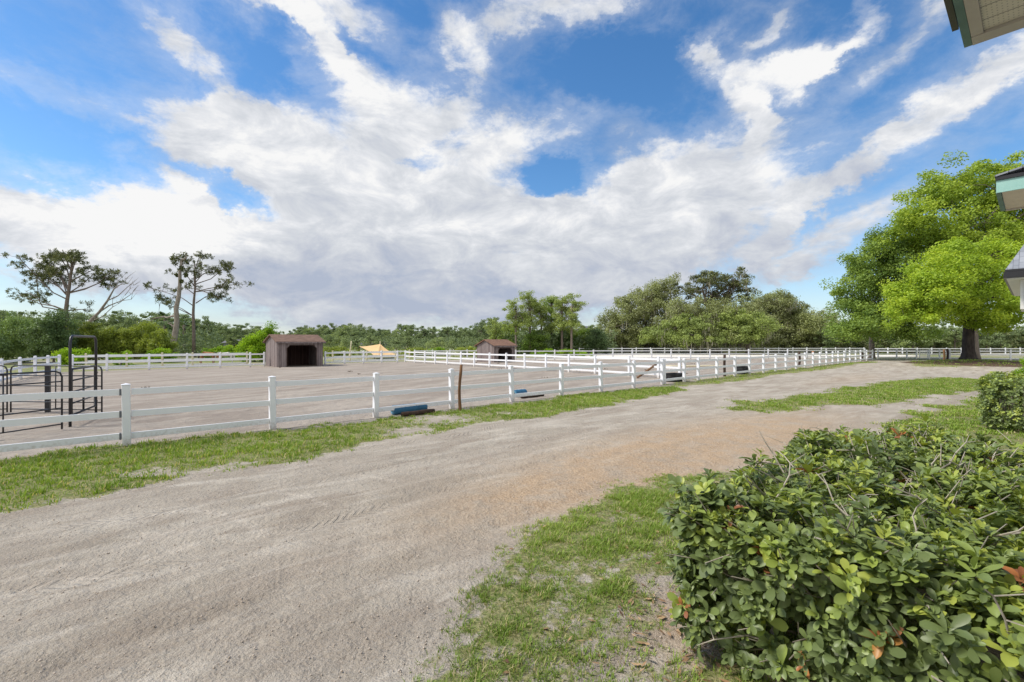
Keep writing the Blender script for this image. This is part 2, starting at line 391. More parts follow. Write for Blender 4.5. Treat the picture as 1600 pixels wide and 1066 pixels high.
def shingles(name, c1, c2, row=.13, wid=.3):
    m, nt, b = mat_new(name); L = nt.links; b.inputs['Roughness'].default_value = .9; b.inputs['Specular IOR Level'].default_value = .15
    tc = sh(nt, 'ShaderNodeTexCoord')
    br = sh(nt, 'ShaderNodeTexBrick'); L.new(tc.outputs['Object'], br.inputs['Vector'])
    br.inputs['Scale'].default_value = 1.; br.inputs['Brick Width'].default_value = wid; br.inputs['Row Height'].default_value = row; br.inputs['Mortar Size'].default_value = .006
    br.inputs['Color1'].default_value = (*c1, 1); br.inputs['Color2'].default_value = (*c2, 1); br.inputs['Mortar'].default_value = tuple(x * .45 for x in c2) + (1,)
    n = sh(nt, 'ShaderNodeTexNoise'); L.new(tc.outputs['Object'], n.inputs['Vector']); n.inputs['Scale'].default_value = 3; n.inputs['Detail'].default_value = 7
    mx = sh(nt, 'ShaderNodeMix', data_type='RGBA', blend_type='MULTIPLY'); mx.inputs[0].default_value = .6
    rp = sh(nt, 'ShaderNodeValToRGB'); L.new(n.outputs['Fac'], rp.inputs[0]); rp.color_ramp.elements[0].position = .3; rp.color_ramp.elements[0].color = (.6, .6, .6, 1); rp.color_ramp.elements[1].position = .7
    L.new(br.outputs[0], mx.inputs[6]); L.new(rp.outputs[0], mx.inputs[7]); L.new(mx.outputs[2], b.inputs['Base Color'])
    return m
M['shed_roof'] = shingles('brown_shingles', (.27, .175, .135), (.20, .13, .10))
M['shed_roof_rust'] = shingles('rusty_brown_shingles', (.30, .18, .125), (.23, .135, .10))
M['roof_shingle'] = shingles('grey_shingles', (.34, .36, .40), (.25, .27, .31))
def soffit_mat():
    """vinyl soffit: board joints across, rows of small vent holes"""
    m, nt, b = mat_new('vented_soffit'); L = nt.links; b.inputs['Roughness'].default_value = .55
    tc = sh(nt, 'ShaderNodeTexCoord'); sp = sh(nt, 'ShaderNodeSeparateXYZ'); L.new(tc.outputs['Object'], sp.inputs[0])
    def fr(o, w):
        d = sh(nt, 'ShaderNodeMath', operation='DIVIDE'); L.new(o, d.inputs[0]); d.inputs[1].default_value = w
        f = sh(nt, 'ShaderNodeMath', operation='FRACT'); L.new(d.outputs[0], f.inputs[0]); return f.outputs[0]
    def mm(op, a, c):
        n = sh(nt, 'ShaderNodeMath', operation=op); L.new(a, n.inputs[0])
        if isinstance(c, (int, float)): n.inputs[1].default_value = c
        else: L.new(c, n.inputs[1])
        return n.outputs[0]
    joint = mm('LESS_THAN', fr(sp.outputs['X'], .17), .05)
    hx = mm('ABSOLUTE', mm('SUBTRACT', fr(sp.outputs['X'], .034), .5), 0); hy = mm('ABSOLUTE', mm('SUBTRACT', fr(sp.outputs['Y'], .022), .5), 0)
    r2 = mm('ADD', mm('MULTIPLY', hx, hx), mm('MULTIPLY', hy, hy)); hole = mm('LESS_THAN', r2, .028)
    mxx = mm('MAXIMUM', mm('MULTIPLY', joint, .9), mm('MULTIPLY', hole, .55))
    mx = sh(nt, 'ShaderNodeMix', data_type='RGBA'); L.new(mxx, mx.inputs[0]); mx.inputs[6].default_value = (.62, .57, .47, 1); mx.inputs[7].default_value = (.13, .11, .09, 1)
    L.new(mx.outputs[2], b.inputs['Base Color'])
    return m
M['soffit'] = soffit_mat()
M['soffit_plain'] = plain('beige_soffit_paint', (.60, .53, .43), (.52, .46, .37), rough=.6)
M['leaf_hedge'] = leafmat('hedge_leaves', [(0, (.03, .042, .02)), (.3, (.105, .14, .058)), (.6, (.20, .265, .095)), (.85, (.34, .43, .085)), (.93, (.46, .50, .10)), (.96, (.50, .20, .07)), (1, (.30, .12, .06))], rough=.42, trans=.26, spec=.42)
M['leaf_lime'] = leafmat('lime_new_leaves', [(0, (.11, .18, .035)), (.5, (.32, .46, .055)), (1, (.58, .69, .08))], trans=.45)
M['leaf_oak'] = leafmat('oak_leaves', [(0, (.06, .11, .035)), (.5, (.18, .28, .065)), (.8, (.30, .41, .08)), (1, (.42, .52, .11))], trans=.35)
M['leaf_oakmid'] = leafmat('mid_oak_leaves', [(0, (.10, .17, .035)), (.5, (.30, .42, .06)), (1, (.54, .64, .09))], trans=.4)
M['leaf_moss'] = leafmat('mossy_oak_leaves', [(0, (.13, .145, .075)), (.5, (.28, .31, .15)), (.8, (.39, .44, .19)), (1, (.48, .53, .25))], trans=.3)
M['moss'] = leafmat('hanging_grey_moss', [(0, (.24, .23, .18)), (1, (.42, .40, .32))], trans=.25, rough=.9)
M['leaf_olive'] = leafmat('olive_oak_leaves', [(0, (.09, .12, .05)), (.5, (.24, .31, .10)), (.8, (.36, .44, .13)), (1, (.45, .53, .18))], trans=.3)
M['leaf_pine'] = leafmat('pine_needles', [(0, (.035, .048, .022)), (.5, (.11, .13, .05)), (1, (.27, .29, .12))], trans=.2)
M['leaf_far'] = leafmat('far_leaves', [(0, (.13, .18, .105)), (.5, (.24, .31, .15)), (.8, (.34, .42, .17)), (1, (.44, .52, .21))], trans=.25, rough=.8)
M['leaf_cedar'] = leafmat('cedar_leaves', [(0, (.06, .10, .045)), (.5, (.18, .27, .10)), (1, (.33, .45, .16))], trans=.25)
M['leaf_bush'] = leafmat('bush_leaves', [(0, (.08, .11, .025)), (.5, (.22, .28, .045)), (1, (.42, .50, .08))], trans=.35)
M['leaf_bright'] = leafmat('bright_leaves', [(0, (.07, .13, .012)), (.5, (.22, .38, .022)), (1, (.44, .62, .05))], trans=.45)
M['grass'] = leafmat('grass_blades', [(0, (.10, .16, .03)), (.45, (.23, .35, .055)), (.7, (.38, .50, .10)), (.85, (.52, .50, .20)), (1, (.62, .52, .32))], trans=.35, rough=.6)
M['twig'] = plain('hedge_twigs', (.55, .50, .42), (.30, .26, .21), rough=.9, scale=20.)

# ------------------------------------------------------------------ ground
TH = math.atan2(.655, .756)                  # fences, drive and house share this bearing
E = np.array([math.cos(TH), math.sin(TH)]); Nn = np.array([math.sin(TH), -math.cos(TH)])
def poly(px): return np.array([[*G(a, b)[:2]] for a, b in px])
def sdist(P, x, y):
    """signed distance to polygon, positive inside"""
    x = x.ravel(); y = y.ravel(); d2 = np.full(x.shape, 1e12); ins = np.zeros(x.shape, dtype=bool)
    n = len(P)
    for i in range(n):
        ax, ay = P[i]; bx, by = P[(i + 1) % n]
        ex, ey = bx - ax, by - ay
        t = np.clip(((x - ax) * ex + (y - ay) * ey) / (ex * ex + ey * ey + 1e-9), 0, 1)
        d2 = np.minimum(d2, (x - ax - t * ex) ** 2 + (y - ay - t * ey) ** 2)
        c = ((ay > y) != (by > y)) & (x < (bx - ax) * (y - ay) / (by - ay + 1e-12) + ax)
        ins ^= c
    return np.where(ins, 1, -1) * np.sqrt(d2)
grass_polys = {
    'strip_near': poly([(-260, 752), (0, 716), (100, 703), (198, 695), (300, 683), (420, 673), (590, 656), (700, 642), (800, 630), (900, 618), (1000, 607), (1050, 604), (1075, 609), (1000, 624), (900, 641), (800, 657), (700, 673), (600, 690), (500, 708), (350, 735), (250, 752), (150, 775), (0, 800), (-300, 870)]),
    'strip_far': poly([(1045, 602), (1100, 591), (1200, 580), (1300, 570.5), (1362, 564), (1370, 567), (1290, 577), (1200, 588), (1120, 600), (1060, 603)]),
    'island': poly([(1125, 638), (1160, 627), (1300, 611), (1400, 595), (1470, 589), (1530, 592), (1600, 600), (1600, 608), (1520, 612), (1430, 625), (1300, 637), (1200, 643), (1135, 645)]),
    'beyond': poly([(1420, 572), (1450, 567), (1500, 565), (1700, 570), (1700, 578), (1500, 577), (1440, 576)]),
    'near_bed': poly([(640, 1120), (690, 1050), (780, 930), (835, 855), (900, 795), (960, 768), (1060, 750), (1160, 740), (1300, 720), (1500, 780), (1500, 1200), (1100, 1300), (700, 1300)]),
    'right_lawn': poly([(1400, 690), (1390, 665), (1440, 640), (1520, 622), (1600, 612), (1750, 640), (1750, 760), (1500, 740)]),
}
arena1 = np.array([[-14.2, 2.0], [-7.1, 8.39], [6.87, 20.8], [9.9, 23.5], [-10.6, 45.1], [-27.3, 30.7], [-29.1, 29.4], [-28.2, 27.2], [-18.0, 11.5]])
arena2 = np.array([[9.9, 23.5], [42.6, 53.0], [44.0, 56.5], [0, 49.5], [-10.6, 45.1]])
pale = poly([(470, 545.5), (760, 545), (760, 551.5), (560, 551.5), (470, 550)])
pale2 = np.array([[2., 51.2], [44, 58.8], [62, 66], [62, 73], [14, 73]])
LT = G(1513, 572.0)          # lime tree
def bump_h(x, y):
    r = np.hypot((x - LT.x + .6) / 7.6, (y - LT.y + 1.4) / 5.4)
    z = .55 * np.exp(-r * r * 1.4)
    return z
def gz(x, y):
    return bump_h(np.asarray(x, float), np.asarray(y, float))
def masks(x, y):
    sh_ = x.shape; x = x.ravel(); y = y.ravel()
    near = (np.abs(x) < 80) & (y < 90) & (y > -6)
    gr = np.zeros(x.size); ar = np.zeros(x.size)
    xn, yn = x[near], y[near]
    wob = (fbm(xn * 1.1, yn * 1.1, 4, 3) - .5)
    g = np.full(xn.size, -9.)
    for k, P in grass_polys.items():
        d = sdist(P, xn, yn)
        sc_ = .55 if k in ('strip_near', 'near_bed') else .8
        g = np.maximum(g, d / sc_ + wob * 1.9 * min(1, 1))
    gg = sm(g, -.35, .55)
    thin = sm(fbm(xn * 1.5 + 9, yn * 1.5, 4, 11), .36, .56)
    dn = sdist(grass_polys['near_bed'], xn, yn)
    gg = np.where(dn > -.3, gg * (.45 + .55 * sm(fbm(xn * 2.6 + 9, yn * 2.6, 4, 11), .40, .60)), gg * (.75 + .25 * thin))
    # worn dry patches in the strip (around the leaning wooden post) and by the hedge foot
    def worn(px, py, rx, ry):
        c = G(px, py); return np.exp(-(((xn - c.x) / rx) ** 2 + ((yn - c.y) / ry) ** 2))
    w = worn(690, 655, 1.1, .9) + worn(640, 675, .7, .5) + worn(800, 645, .9, .5) * .6 + worn(250, 740, .9, .35) * .7 + worn(1070, 960, .32, .5) * 1.1 + worn(130, 785, .8, .3) * .7 + worn(1000, 1040, .35, .25) * .7
    gg = gg * np.clip(1 - w, 0, 1)
    gr[near] = gg
    a = np.maximum(sdist(arena1, xn, yn), sdist(arena2, xn, yn))
    ar[near] = sm(a, -.4, .3) * (1 - .999 * (sdist(pale2, xn, yn) > 0))
    # meadow outside the enclosures, far field
    out = ~near | ((y > 40) & (x < 40)) 
    m = np.zeros(x.size)
    far = sm(np.hypot(x, y), 60, 75)
    m = np.maximum(m, far)
    behind = np.zeros(x.size)
    # behind the back fence
    bx = (x + 27.3) * (-.68) + (y - 30.7) * .73
    behind = sm(bx, .2, 1.4) * (x < 8) * (y > 10)
    m = np.maximum(m, behind * (ar < .5))
    pl = np.maximum(sm(sdist(pale, x, y), -1, 4), sm(sdist(pale2, x, y), -.5, 1.5))
    m = m * (1 - pl)
    mead = m * (.45 + .55 * sm(fbm(x * .13, y * .13, 3, 21), .35, .6))
    # orange sand where pine straw has been ground in
    def blob(px, py, ax, an, th=TH):
        c = G(px, py); dx = x - c.x; dy = y - c.y
        s = dx * math.cos(th) + dy * math.sin(th); t = -dx * math.sin(th) + dy * math.cos(th)
        return np.exp(-((s / ax) ** 2 + (t / an) ** 2))
    orr = blob(1010, 715, 3.2, 1.2) * 1.1 + blob(1180, 675, 4.2, 1.3) * 1.0 + blob(880, 760, 1.6, .5) * .8 + blob(1330, 592, 6, 1.2) * .35 + blob(150, 678, 1.6, .6) * .8 + blob(930, 583, 2, 2) * .9 + blob(1120, 980, .5, .4) * .9
    rr = np.hypot((x - LT.x + .3) / 5.8, (y - LT.y + 1.6) / 4.6)
    mu = 1 - sm(rr, .75, 1.15)
    return [v.reshape(sh_) for v in (gr, ar, mead, np.clip(orr, 0, 1), mu, pl)]
def axis(lo, hi, fine_lo, fine_hi, st, g=1.09):
    c = list(np.arange(fine_lo, fine_hi, st))
    d = st; x = fine_hi
    while x < hi: c.append(x); d *= g; x += d
    c.append(hi); d = st * g; x = fine_lo - d; pre = []
    while x > lo: pre.append(x); d *= g; x -= d
    pre.append(lo)
    return np.array(pre[::-1] + c)
def make_ground():
    xs = axis(-1500, 1500, -9.5, 9.5, .055, 1.035); ys = axis(-40, 2500, 1.8, 14, .055, 1.03)
    Xg, Yg = np.meshgrid(xs, ys)
    gr, ar, mead, orr, mu, pl = masks(Xg, Yg)
    Zg = bump_h(Xg, Yg)
    nearf = np.exp(-np.maximum(0, np.hypot(Xg, Yg) - 6) / 8)
    s = Xg * E[0] + Yg * E[1]; t = -(Xg * Nn[0] + Yg * Nn[1])
    tw = t + (fbm(s * .25, t * .1, 2, 5) - .5) * 1.2
    rut = 0
    for c, w, dpt in ((3.6, .16, .022), (5.1, .17, .03), (5.55, .09, -.016), (6.7, .16, .022), (4.35, .1, -.012), (7.4, .12, -.01)):
        rut = rut - dpt * np.exp(-((tw - c) / w) ** 2)
    dirt = 1 - gr
    Zg = Zg + nearf * dirt * (rut + (fbm(s * 1.6, t * 3.2, 4, 8) - .5) * .035 + (fbm(Xg * 11, Yg * 11, 2, 9) - .5) * .014)
    # trodden footing of the arena
    Zg = Zg + ar * np.exp(-np.maximum(0, np.hypot(Xg, Yg) - 14) / 14) * ((fbm(Xg * 4.5, Yg * 4.5, 3, 41) - .5) * .05)
    Zg = Zg + gr * .02 * (fbm(Xg * 2, Yg * 2, 3, 4)) * nearf
    V = np.stack([Xg, Yg, Zg], -1).reshape(-1, 3)
    ny, nx = Xg.shape
    idx = np.arange(nx * ny).reshape(ny, nx)
    Q = np.stack([idx[:-1, :-1], idx[:-1, 1:], idx[1:, 1:], idx[1:, :-1]], -1).reshape(-1, 4)
    fx = .25 * (Xg[:-1, :-1] + Xg[1:, 1:] + Xg[1:, :-1] + Xg[:-1, 1:]).ravel(); fy = .25 * (Yg[:-1, :-1] + Yg[1:, 1:] + Yg[1:, :-1] + Yg[:-1, 1:]).ravel()
    isar = (np.abs(fx) < 80) & (fy < 90)
    cls = np.zeros(fx.size, dtype=int)
    ii = np.where(isar)[0]
    a = np.maximum(sdist(arena1, fx[ii], fy[ii]), sdist(arena2, fx[ii], fy[ii]))
    road = poly([(-900, 1300), (-300, 880), (0, 800), (350, 736), (600, 691), (900, 642), (1060, 611), (1130, 600), (1290, 578), (1370, 566), (1372, 561.5), (1440, 561.5), (1440, 575), (1480, 588), (1400, 594), (1300, 610), (1160, 626), (1125, 640), (1200, 645), (1400, 632), (1430, 645), (1300, 716), (1060, 748), (960, 766), (835, 853), (690, 1050), (600, 1300)])
    rd = sdist(road, fx[ii], fy[ii])
    cls[ii] = np.where(a > 0, 2, np.where(rd > 0, 1, 0))
    mat = ground_mat()
    tr = np.zeros(Xg.size); xf, yf = Xg.ravel(), Yg.ravel(); nn_ = np.where((np.abs(xf) < 9.5) & (yf < 13) & (yf > 2))[0]
    for pl_, w_ in (([(285, 797), (330, 799), (372, 811), (412, 832)], .045), ([(440, 770), (485, 777), (512, 792)], .04), ([(190, 858), (270, 838), (350, 812), (420, 796)], .03), ([(112, 903), (150, 899), (205, 893)], .06), ([(0, 908), (50, 897), (100, 884)], .05),
                    ([(200, 838), (262, 832)], .05), ([(230, 870), (300, 850)], .04), ([(560, 742), (620, 752)], .04)):
        Q_ = poly(pl_); dm = np.full(nn_.size, 9.)
        for q in range(len(Q_) - 1):
            ax, ay = Q_[q]; ex, ey = Q_[q + 1] - Q_[q]; tq = np.clip(((xf[nn_] - ax) * ex + (yf[nn_] - ay) * ey) / (ex * ex + ey * ey), 0, 1)
            dm = np.minimum(dm, np.hypot(xf[nn_] - ax - tq * ex, yf[nn_] - ay - tq * ey))
        tr[nn_] = np.maximum(tr[nn_], np.exp(-(dm / w_) ** 2))
    vals = {'track': tr, 'grass': gr, 'arena': ar, 'meadow': mead, 'orange': orr, 'mulch': mu, 'pale': pl}
    for c, nm in ((0, 'ground'), (1, 'dirt_road'), (2, 'arena_sand')):
        q = Q[cls == c]; u, inv = np.unique(q, return_inverse=True)
        o = mesh_np(nm, V[u], inv.reshape(q.shape), mat, smooth=True)
        for k, v in vals.items():
            at = o.data.attributes.new(k, 'FLOAT', 'POINT'); at.data.foreach_set('value', v.ravel()[u].astype(np.float32))
        tag(o, kind='structure')
def ground_mat():
    m, nt, b = mat_new('sandy_ground'); L = nt.links
    b.inputs['Roughness'].default_value = .95; b.inputs['Specular IOR Level'].default_value = .1
    tc = sh(nt, 'ShaderNodeTexCoord')
    def mp(sclx=1, scly=1, rot=0):
        m_ = sh(nt, 'ShaderNodeMapping'); L.new(tc.outputs['Object'], m_.inputs[0]); m_.inputs[2].default_value = (0, 0, rot)
        m2 = sh(nt, 'ShaderNodeMapping'); L.new(m_.outputs[0], m2.inputs[0]); m2.inputs[3].default_value = (sclx, scly, 1)
        return m2.outputs[0]
    def noise(vec, s, d=4, r=.6, dist=0):
        n = sh(nt, 'ShaderNodeTexNoise'); L.new(vec, n.inputs['Vector']); n.inputs['Scale'].default_value = s; n.inputs['Detail'].default_value = d; n.inputs['Roughness'].default_value = r; n.inputs['Distortion'].default_value = dist
        return n.outputs['Fac']
    def mix(f, a, c, bt='MIX'):
        n = sh(nt, 'ShaderNodeMix', data_type='RGBA', blend_type=bt)
        for i, v in ((0, f), (6, a), (7, c)):
            if isinstance(v, tuple): n.inputs[i].default_value = (*v, 1)
            elif isinstance(v, (int, float)): n.inputs[i].default_value = v
            else: L.new(v, n.inputs[i])
        return n.outputs[2]
    def mr(v, a, c, lo=0., hi=1.):
        n = sh(nt, 'ShaderNodeMapRange', interpolation_type='SMOOTHSTEP'); L.new(v, n.inputs[0])
        for i, q in zip((1, 2, 3, 4), (a, c, lo, hi)): n.inputs[i].default_value = q
        return n.outputs[0]
    def mm(op, a, c):
        n = sh(nt, 'ShaderNodeMath', operation=op)
        for i, v in ((0, a), (1, c)):
            if isinstance(v, (int, float)): n.inputs[i].default_value = v
            else: L.new(v, n.inputs[i])
        return n.outputs[0]
    def attr(n): return sh(nt, 'ShaderNodeAttribute', attribute_name=n).outputs['Fac']
    P0 = mp(); PR = mp(.45, 1.3, -TH); PR2 = mp(.30, 1.5, -TH + .12)
    big = noise(P0, .9, 5, .6); grain = noise(P0, 34, 4, .72); grit = noise(P0, 120, 2, .6); streak = noise(PR, 1.1, 5, .62, .4); streak2 = noise(PR2, 2.2, 4, .6, .2); clod = noise(P0, 13, 3, .6)
    sand = mix(mr(streak, .30, .70), (.36, .318, .26), (.51, .462, .39))
    sand = mix(mr(streak2, .48, .66, 0, .55), sand, (.63, .58, .50))
    sand = mix(mr(noise(mp(.35, 1.6, -TH - .06), 1.3, 6, .68, .8), .48, .66, 0, .75), sand, (.30, .25, .20))
    sand = mix(mr(big, .35, .68, 0, .5), sand, (.35, .30, .248))
    sand = mix(mr(grain, .34, .52, .34, 0), sand, (.26, .21, .165))
    sand = mix(mm('MULTIPLY', attr('track'), mr(clod, .38, .6, .08, .55)), sand, (.68, .61, .52))
    sand = mix(mr(grit, .56, .70, 0, .45), sand, (.70, .64, .57))
    sand = mix(mr(noise(P0, 70, 3, .7), .36, .48, .25, 0), sand, (.2, .165, .14))
    ora = mix(mr(grain, .35, .65), (.39, .27, .175), (.56, .43, .295))
    of = mm('MULTIPLY', attr('orange'), mr(noise(P0, 2.2, 6, .7), .28, .60, .35, 1.))
    sand = mix(of, sand, ora)
    are = mix(mr(noise(mp(.35, 1.5, -TH - .25), .8, 5, .6), .35, .65), (.31, .265, .225), (.43, .38, .325))
    are = mix(mr(grain, .3, .5, .35, 0), are, (.19, .15, .14))
    are = mix(mr(noise(mp(.6, 1.4, -TH), 3.2, 6, .7, .5), .50, .66, 0, .4), are, (.22, .18, .155))
    col_ = mix(attr('arena'), sand, are)
    col_ = mix(attr('pale'), col_, (.76, .72, .65))
    # soil and dry litter between blades
    soil = mix(mr(grain, .38, .6), (.17, .17, .07), (.36, .33, .17))
    soil = mix(mr(noise(P0, 11, 5, .7), .44, .62, 0, .75), soil, (.14, .20, .05))
    gf = mr(mm('ADD', attr('grass'), mm('MULTIPLY', mm('SUBTRACT', noise(P0, 7, 5, .7), .5), 1.6)), .28, .52)
    col_ = mix(gf, col_, soil)
    mead = mix(mr(noise(P0, .35, 5, .6), .36, .62), (.15, .20, .055), (.30, .29, .15))
    col_ = mix(attr('meadow'), col_, mead)
    mul = mix(mr(grain, .35, .6), (.045, .030, .022), (.16, .105, .075))
    col_ = mix(mr(mm('ADD', attr('mulch'), mm('MULTIPLY', mm('SUBTRACT', clod, .5), .6)), .3, .6), col_, mul)
    L.new(col_, b.inputs['Base Color'])
    hgt = mm('ADD', mm('MULTIPLY', clod, .9), mm('MULTIPLY', grain, .9))
    hgt = mm('ADD', hgt, mm('MULTIPLY', noise(P0, 3.5, 3, .5), 1.6))
    # tyre tread: chevron bars pressed along two wheel lines of the drive
    rot = sh(nt, 'ShaderNodeMapping'); L.new(tc.outputs['Object'], rot.inputs[0]); rot.inputs[2].default_value = (0, 0, -TH)
    sp = sh(nt, 'ShaderNodeSeparateXYZ'); L.new(rot.outputs[0], sp.inputs[0])
    wobn = mm('MULTIPLY', mm('SUBTRACT', noise(mp(.2, .1, -TH), 1, 2), .5), 1.6)
    tt = mm('ADD', sp.outputs['Y'], wobn)
    band = 0
    for c in (4.9, 6.5, 8.0):
        bb = mr(mm('ABSOLUTE', mm('SUBTRACT', tt, c), 0), .10, .17, 1, 0)
        band = bb if isinstance(band, int) else mm('MAXIMUM', band, bb)
    chev = mm('SINE', mm('MULTIPLY', mm('ADD', sp.outputs['X'], mm('PINGPONG', tt, .17)), 2 * PI / .11), 0)
    hgt = mm('ADD', hgt, mm('MULTIPLY', mm('MULTIPLY', band, mm('SUBTRACT', 1, attr('grass'))), mm('MULTIPLY', mr(chev, -.5, .5), mr(noise(P0, 1.3, 3), .42, .6, 0, .45))))
    bp = sh(nt, 'ShaderNodeBump'); bp.inputs['Strength'].default_value = .9; bp.inputs['Distance'].default_value = .035
    L.new(hgt, bp.inputs['Height']); L.new(bp.outputs[0], b.inputs['Normal'])
    return m
make_ground()

# ------------------------------------------------------------------ grass blades
def blades(name, n, area, hmin, hmax, wid, dens_fn, label, tmin=.1, tmax=.8, lean=.6):
    x0, x1, y0, y1 = area
    nt_ = n // 12
    x = rng.uniform(x0, x1, nt_); y = rng.uniform(y0, y1, nt_)
    gr = dens_fn(x, y)
    k = rng.random(nt_) < gr
    x = x[k]; y = y[k]; gr = gr[k]; sz = rng.uniform(.5, 1.5, x.size)
    ti = np.repeat(np.arange(x.size), rng.integers(6, 19, x.size)); n = ti.size
    spread = wid * 6.5
    ox = rng.normal(0, spread, n); oy = rng.normal(0, spread, n)
    x = x[ti] + ox; y = y[ti] + oy; gr = gr[ti]; sz = sz[ti]
    z = gz(x, y)
    h = rng.uniform(hmin, hmax, n) * (.5 + .5 * gr) * sz
    a = np.arctan2(oy, ox) + rng.normal(0, .7, n); l = rng.uniform(.2, 1.2, n) * lean * h
    w = wid * rng.uniform(.6, 1.4, n)
    dx = np.cos(a); dy = np.sin(a); sx = -dy * w; sy = dx * w
    B = np.stack([x, y, z - .004], -1)
    S = np.stack([sx, sy, np.zeros(n)], -1)
    mid = B + np.stack([dx * l * .35, dy * l * .35, h * .62], -1)
    tip = B + np.stack([dx * l, dy * l, h], -1)
    V = np.stack([B - S, B + S, mid + S * .8, mid - S * .8, tip], 1).reshape(-1, 3)
    i = np.arange(n) * 5
    Q = np.stack([i, i + 1, i + 2, i + 3], -1); T = np.stack([i + 3, i + 2, i + 4], -1)
    patch = fbm(x * .9, y * .9, 3, 31)
    t = np.clip(tmin + (tmax - tmin) * (patch * .7 + rng.random(n) * .5 - .08), 0, .8)
    t = np.where(rng.random(n) < .13, rng.uniform(.85, 1, n), t)
    o = mesh_np(name, V, [Q, T], M['grass'], tint=np.concatenate([t, t]))
    return tag(o, label, 'grass', kind='stuff')
def dfn(keys, power=1.0, cl=5.0):
    def f(x, y):
        gr = masks(x, y)[0]
        d = np.full(x.size, -9.)
        for k in keys: d = np.maximum(d, sdist(grass_polys[k], x, y))
        c = sm(fbm(x * cl, y * cl, 2, 17), .30, .62)
        return np.where(d > -.7, gr ** power * (.4 + .6 * c), 0)
    return f
blades('grass', 800000, (-1.0, 6.5, 1.6, 7.0), .015, .055, .0026, dfn(['near_bed']), 'patchy short grass between the drive and the big hedge', .15, .75, 1.1)
blades('grass', 900000, (-14, 8.0, 4.2, 21), .025, .085, .006, dfn(['strip_near']), 'green grass verge in front of the white fence', .15, .72, .8)
blades('grass', 200000, (4, 45, 12, 56), .03, .09, .012, dfn(['strip_far', 'beyond']), 'far grass verge along the paddock fence', .25, .75, .6)
blades('grass', 450000, (5, 32, 9, 27), .025, .07, .010, dfn(['island', 'right_lawn']), 'grass island and lawn beside the drive', .25, .72, .7)

# clods and grit lying on the drive
def clods():
    n = 60000
    x = rng.uniform(-9, 5, n); y = 2.3 + rng.random(n) ** 1.3 * 8
    g, *_ = masks(x, y); k = (g < .3) & (sdist(arena1, x, y) < 0); x = x[k]; y = y[k]; n = x.size
    s = .002 + rng.random(n) ** 6 * .008
    base = np.array([[1, 0, 0], [-1, 0, 0], [0, 1, 0], [0, -1, 0], [0, 0, .8], [0, 0, -.8]], float)
    jit = rng.uniform(.6, 1.3, (n, 6, 1)); a = rng.uniform(0, PI, n)
    bs = base[None] * jit * s[:, None, None]
    c, s_ = np.cos(a)[:, None], np.sin(a)[:, None]
    V = np.stack([bs[..., 0] * c - bs[..., 1] * s_ + x[:, None], bs[..., 0] * s_ + bs[..., 1] * c + y[:, None], bs[..., 2] + .004], -1).reshape(-1, 3)
    f = np.array([[0, 2, 4], [2, 1, 4], [1, 3, 4], [3, 0, 4], [2, 0, 5], [1, 2, 5], [3, 1, 5], [0, 3, 5]])
    T = (f[None] + (np.arange(n) * 6)[:, None, None]).reshape(-1, 3)
    o = mesh_np('gravel', V, T, plain('sandy_clods', (.62, .54, .46), (.42, .35, .29), scale=3.), smooth=True)
    tag(o, 'small clods and grit scattered on the sandy drive', 'gravel', kind='stuff')
clods()
def litter():
    n = 5200
    x = rng.uniform(-.5, 3.2, n); y = rng.uniform(1.9, 5.6, n)
    c = G(1120, 985); k = rng.random(n) < np.exp(-(((x - c.x) / .55) ** 2 + ((y - c.y) / .6) ** 2)) + .05 * masks(x, y)[0]
    x = x[k]; y = y[k]; n = x.size
    a = rng.uniform(0, 2 * PI, n); L_ = rng.uniform(.012, .04, n); W = L_ * rng.uniform(.12, .45, n)
    z = .012 + rng.random(n) * .012
    d = np.stack([np.cos(a), np.sin(a), rng.normal(0, .25, n)], -1) * L_[:, None]; s_ = np.stack([-np.sin(a), np.cos(a), rng.normal(0, .25, n)], -1) * W[:, None]
    B = np.stack([x, y, z], -1)
    V = np.stack([B - d, B + s_, B + d, B - s_], 1).reshape(-1, 3)
    Q = np.arange(n * 4).reshape(n, 4)
    m = leafmat('dry_litter', [(0, (.14, .08, .05)), (.6, (.36, .22, .12)), (1, (.55, .38, .22))], trans=.1)
    tag(mesh_np('leaf_litter', V, Q, m, tint=rng.random(n)), 'dry brown leaves and straw at the foot of the big hedge', 'leaf litter', kind='stuff')
litter()

# ------------------------------------------------------------------ white fences
RAILS = ((.135, .248), (.540, .652), (.945, 1.055))
def post_mesh():
    m = MB(); w = .062
    m.box(-w, w, -w, w, -.25, 1.125, bev=.008)
    c = w + .006
    m.box(-c, c, -c, c, 1.1255, 1.142, bev=.005)
    m.add([(-c, -c, 1.1425), (c, -c, 1.1425), (c, c, 1.1425), (-c, c, 1.1425), (0, 0, 1.165)], [(0, 1, 4), (1, 2, 4), (2, 3, 4), (3, 0, 4)])
    o = m.build('post', M['vinyl']); me = o.data; bpy.data.objects.remove(o); return me
def rail_mesh():
    m = MB(); m.box(0, 1, -.021, .021, -.056, .056)
    o = m.build('rail', M['vinyl']); me = o.data; bpy.data.objects.remove(o); return me
POST_ME = post_mesh(); RAIL_ME = rail_mesh()
POST_CR = POST_ME.copy(); POST_CR.materials.clear(); POST_CR.materials.append(M['vinyl_cream'])
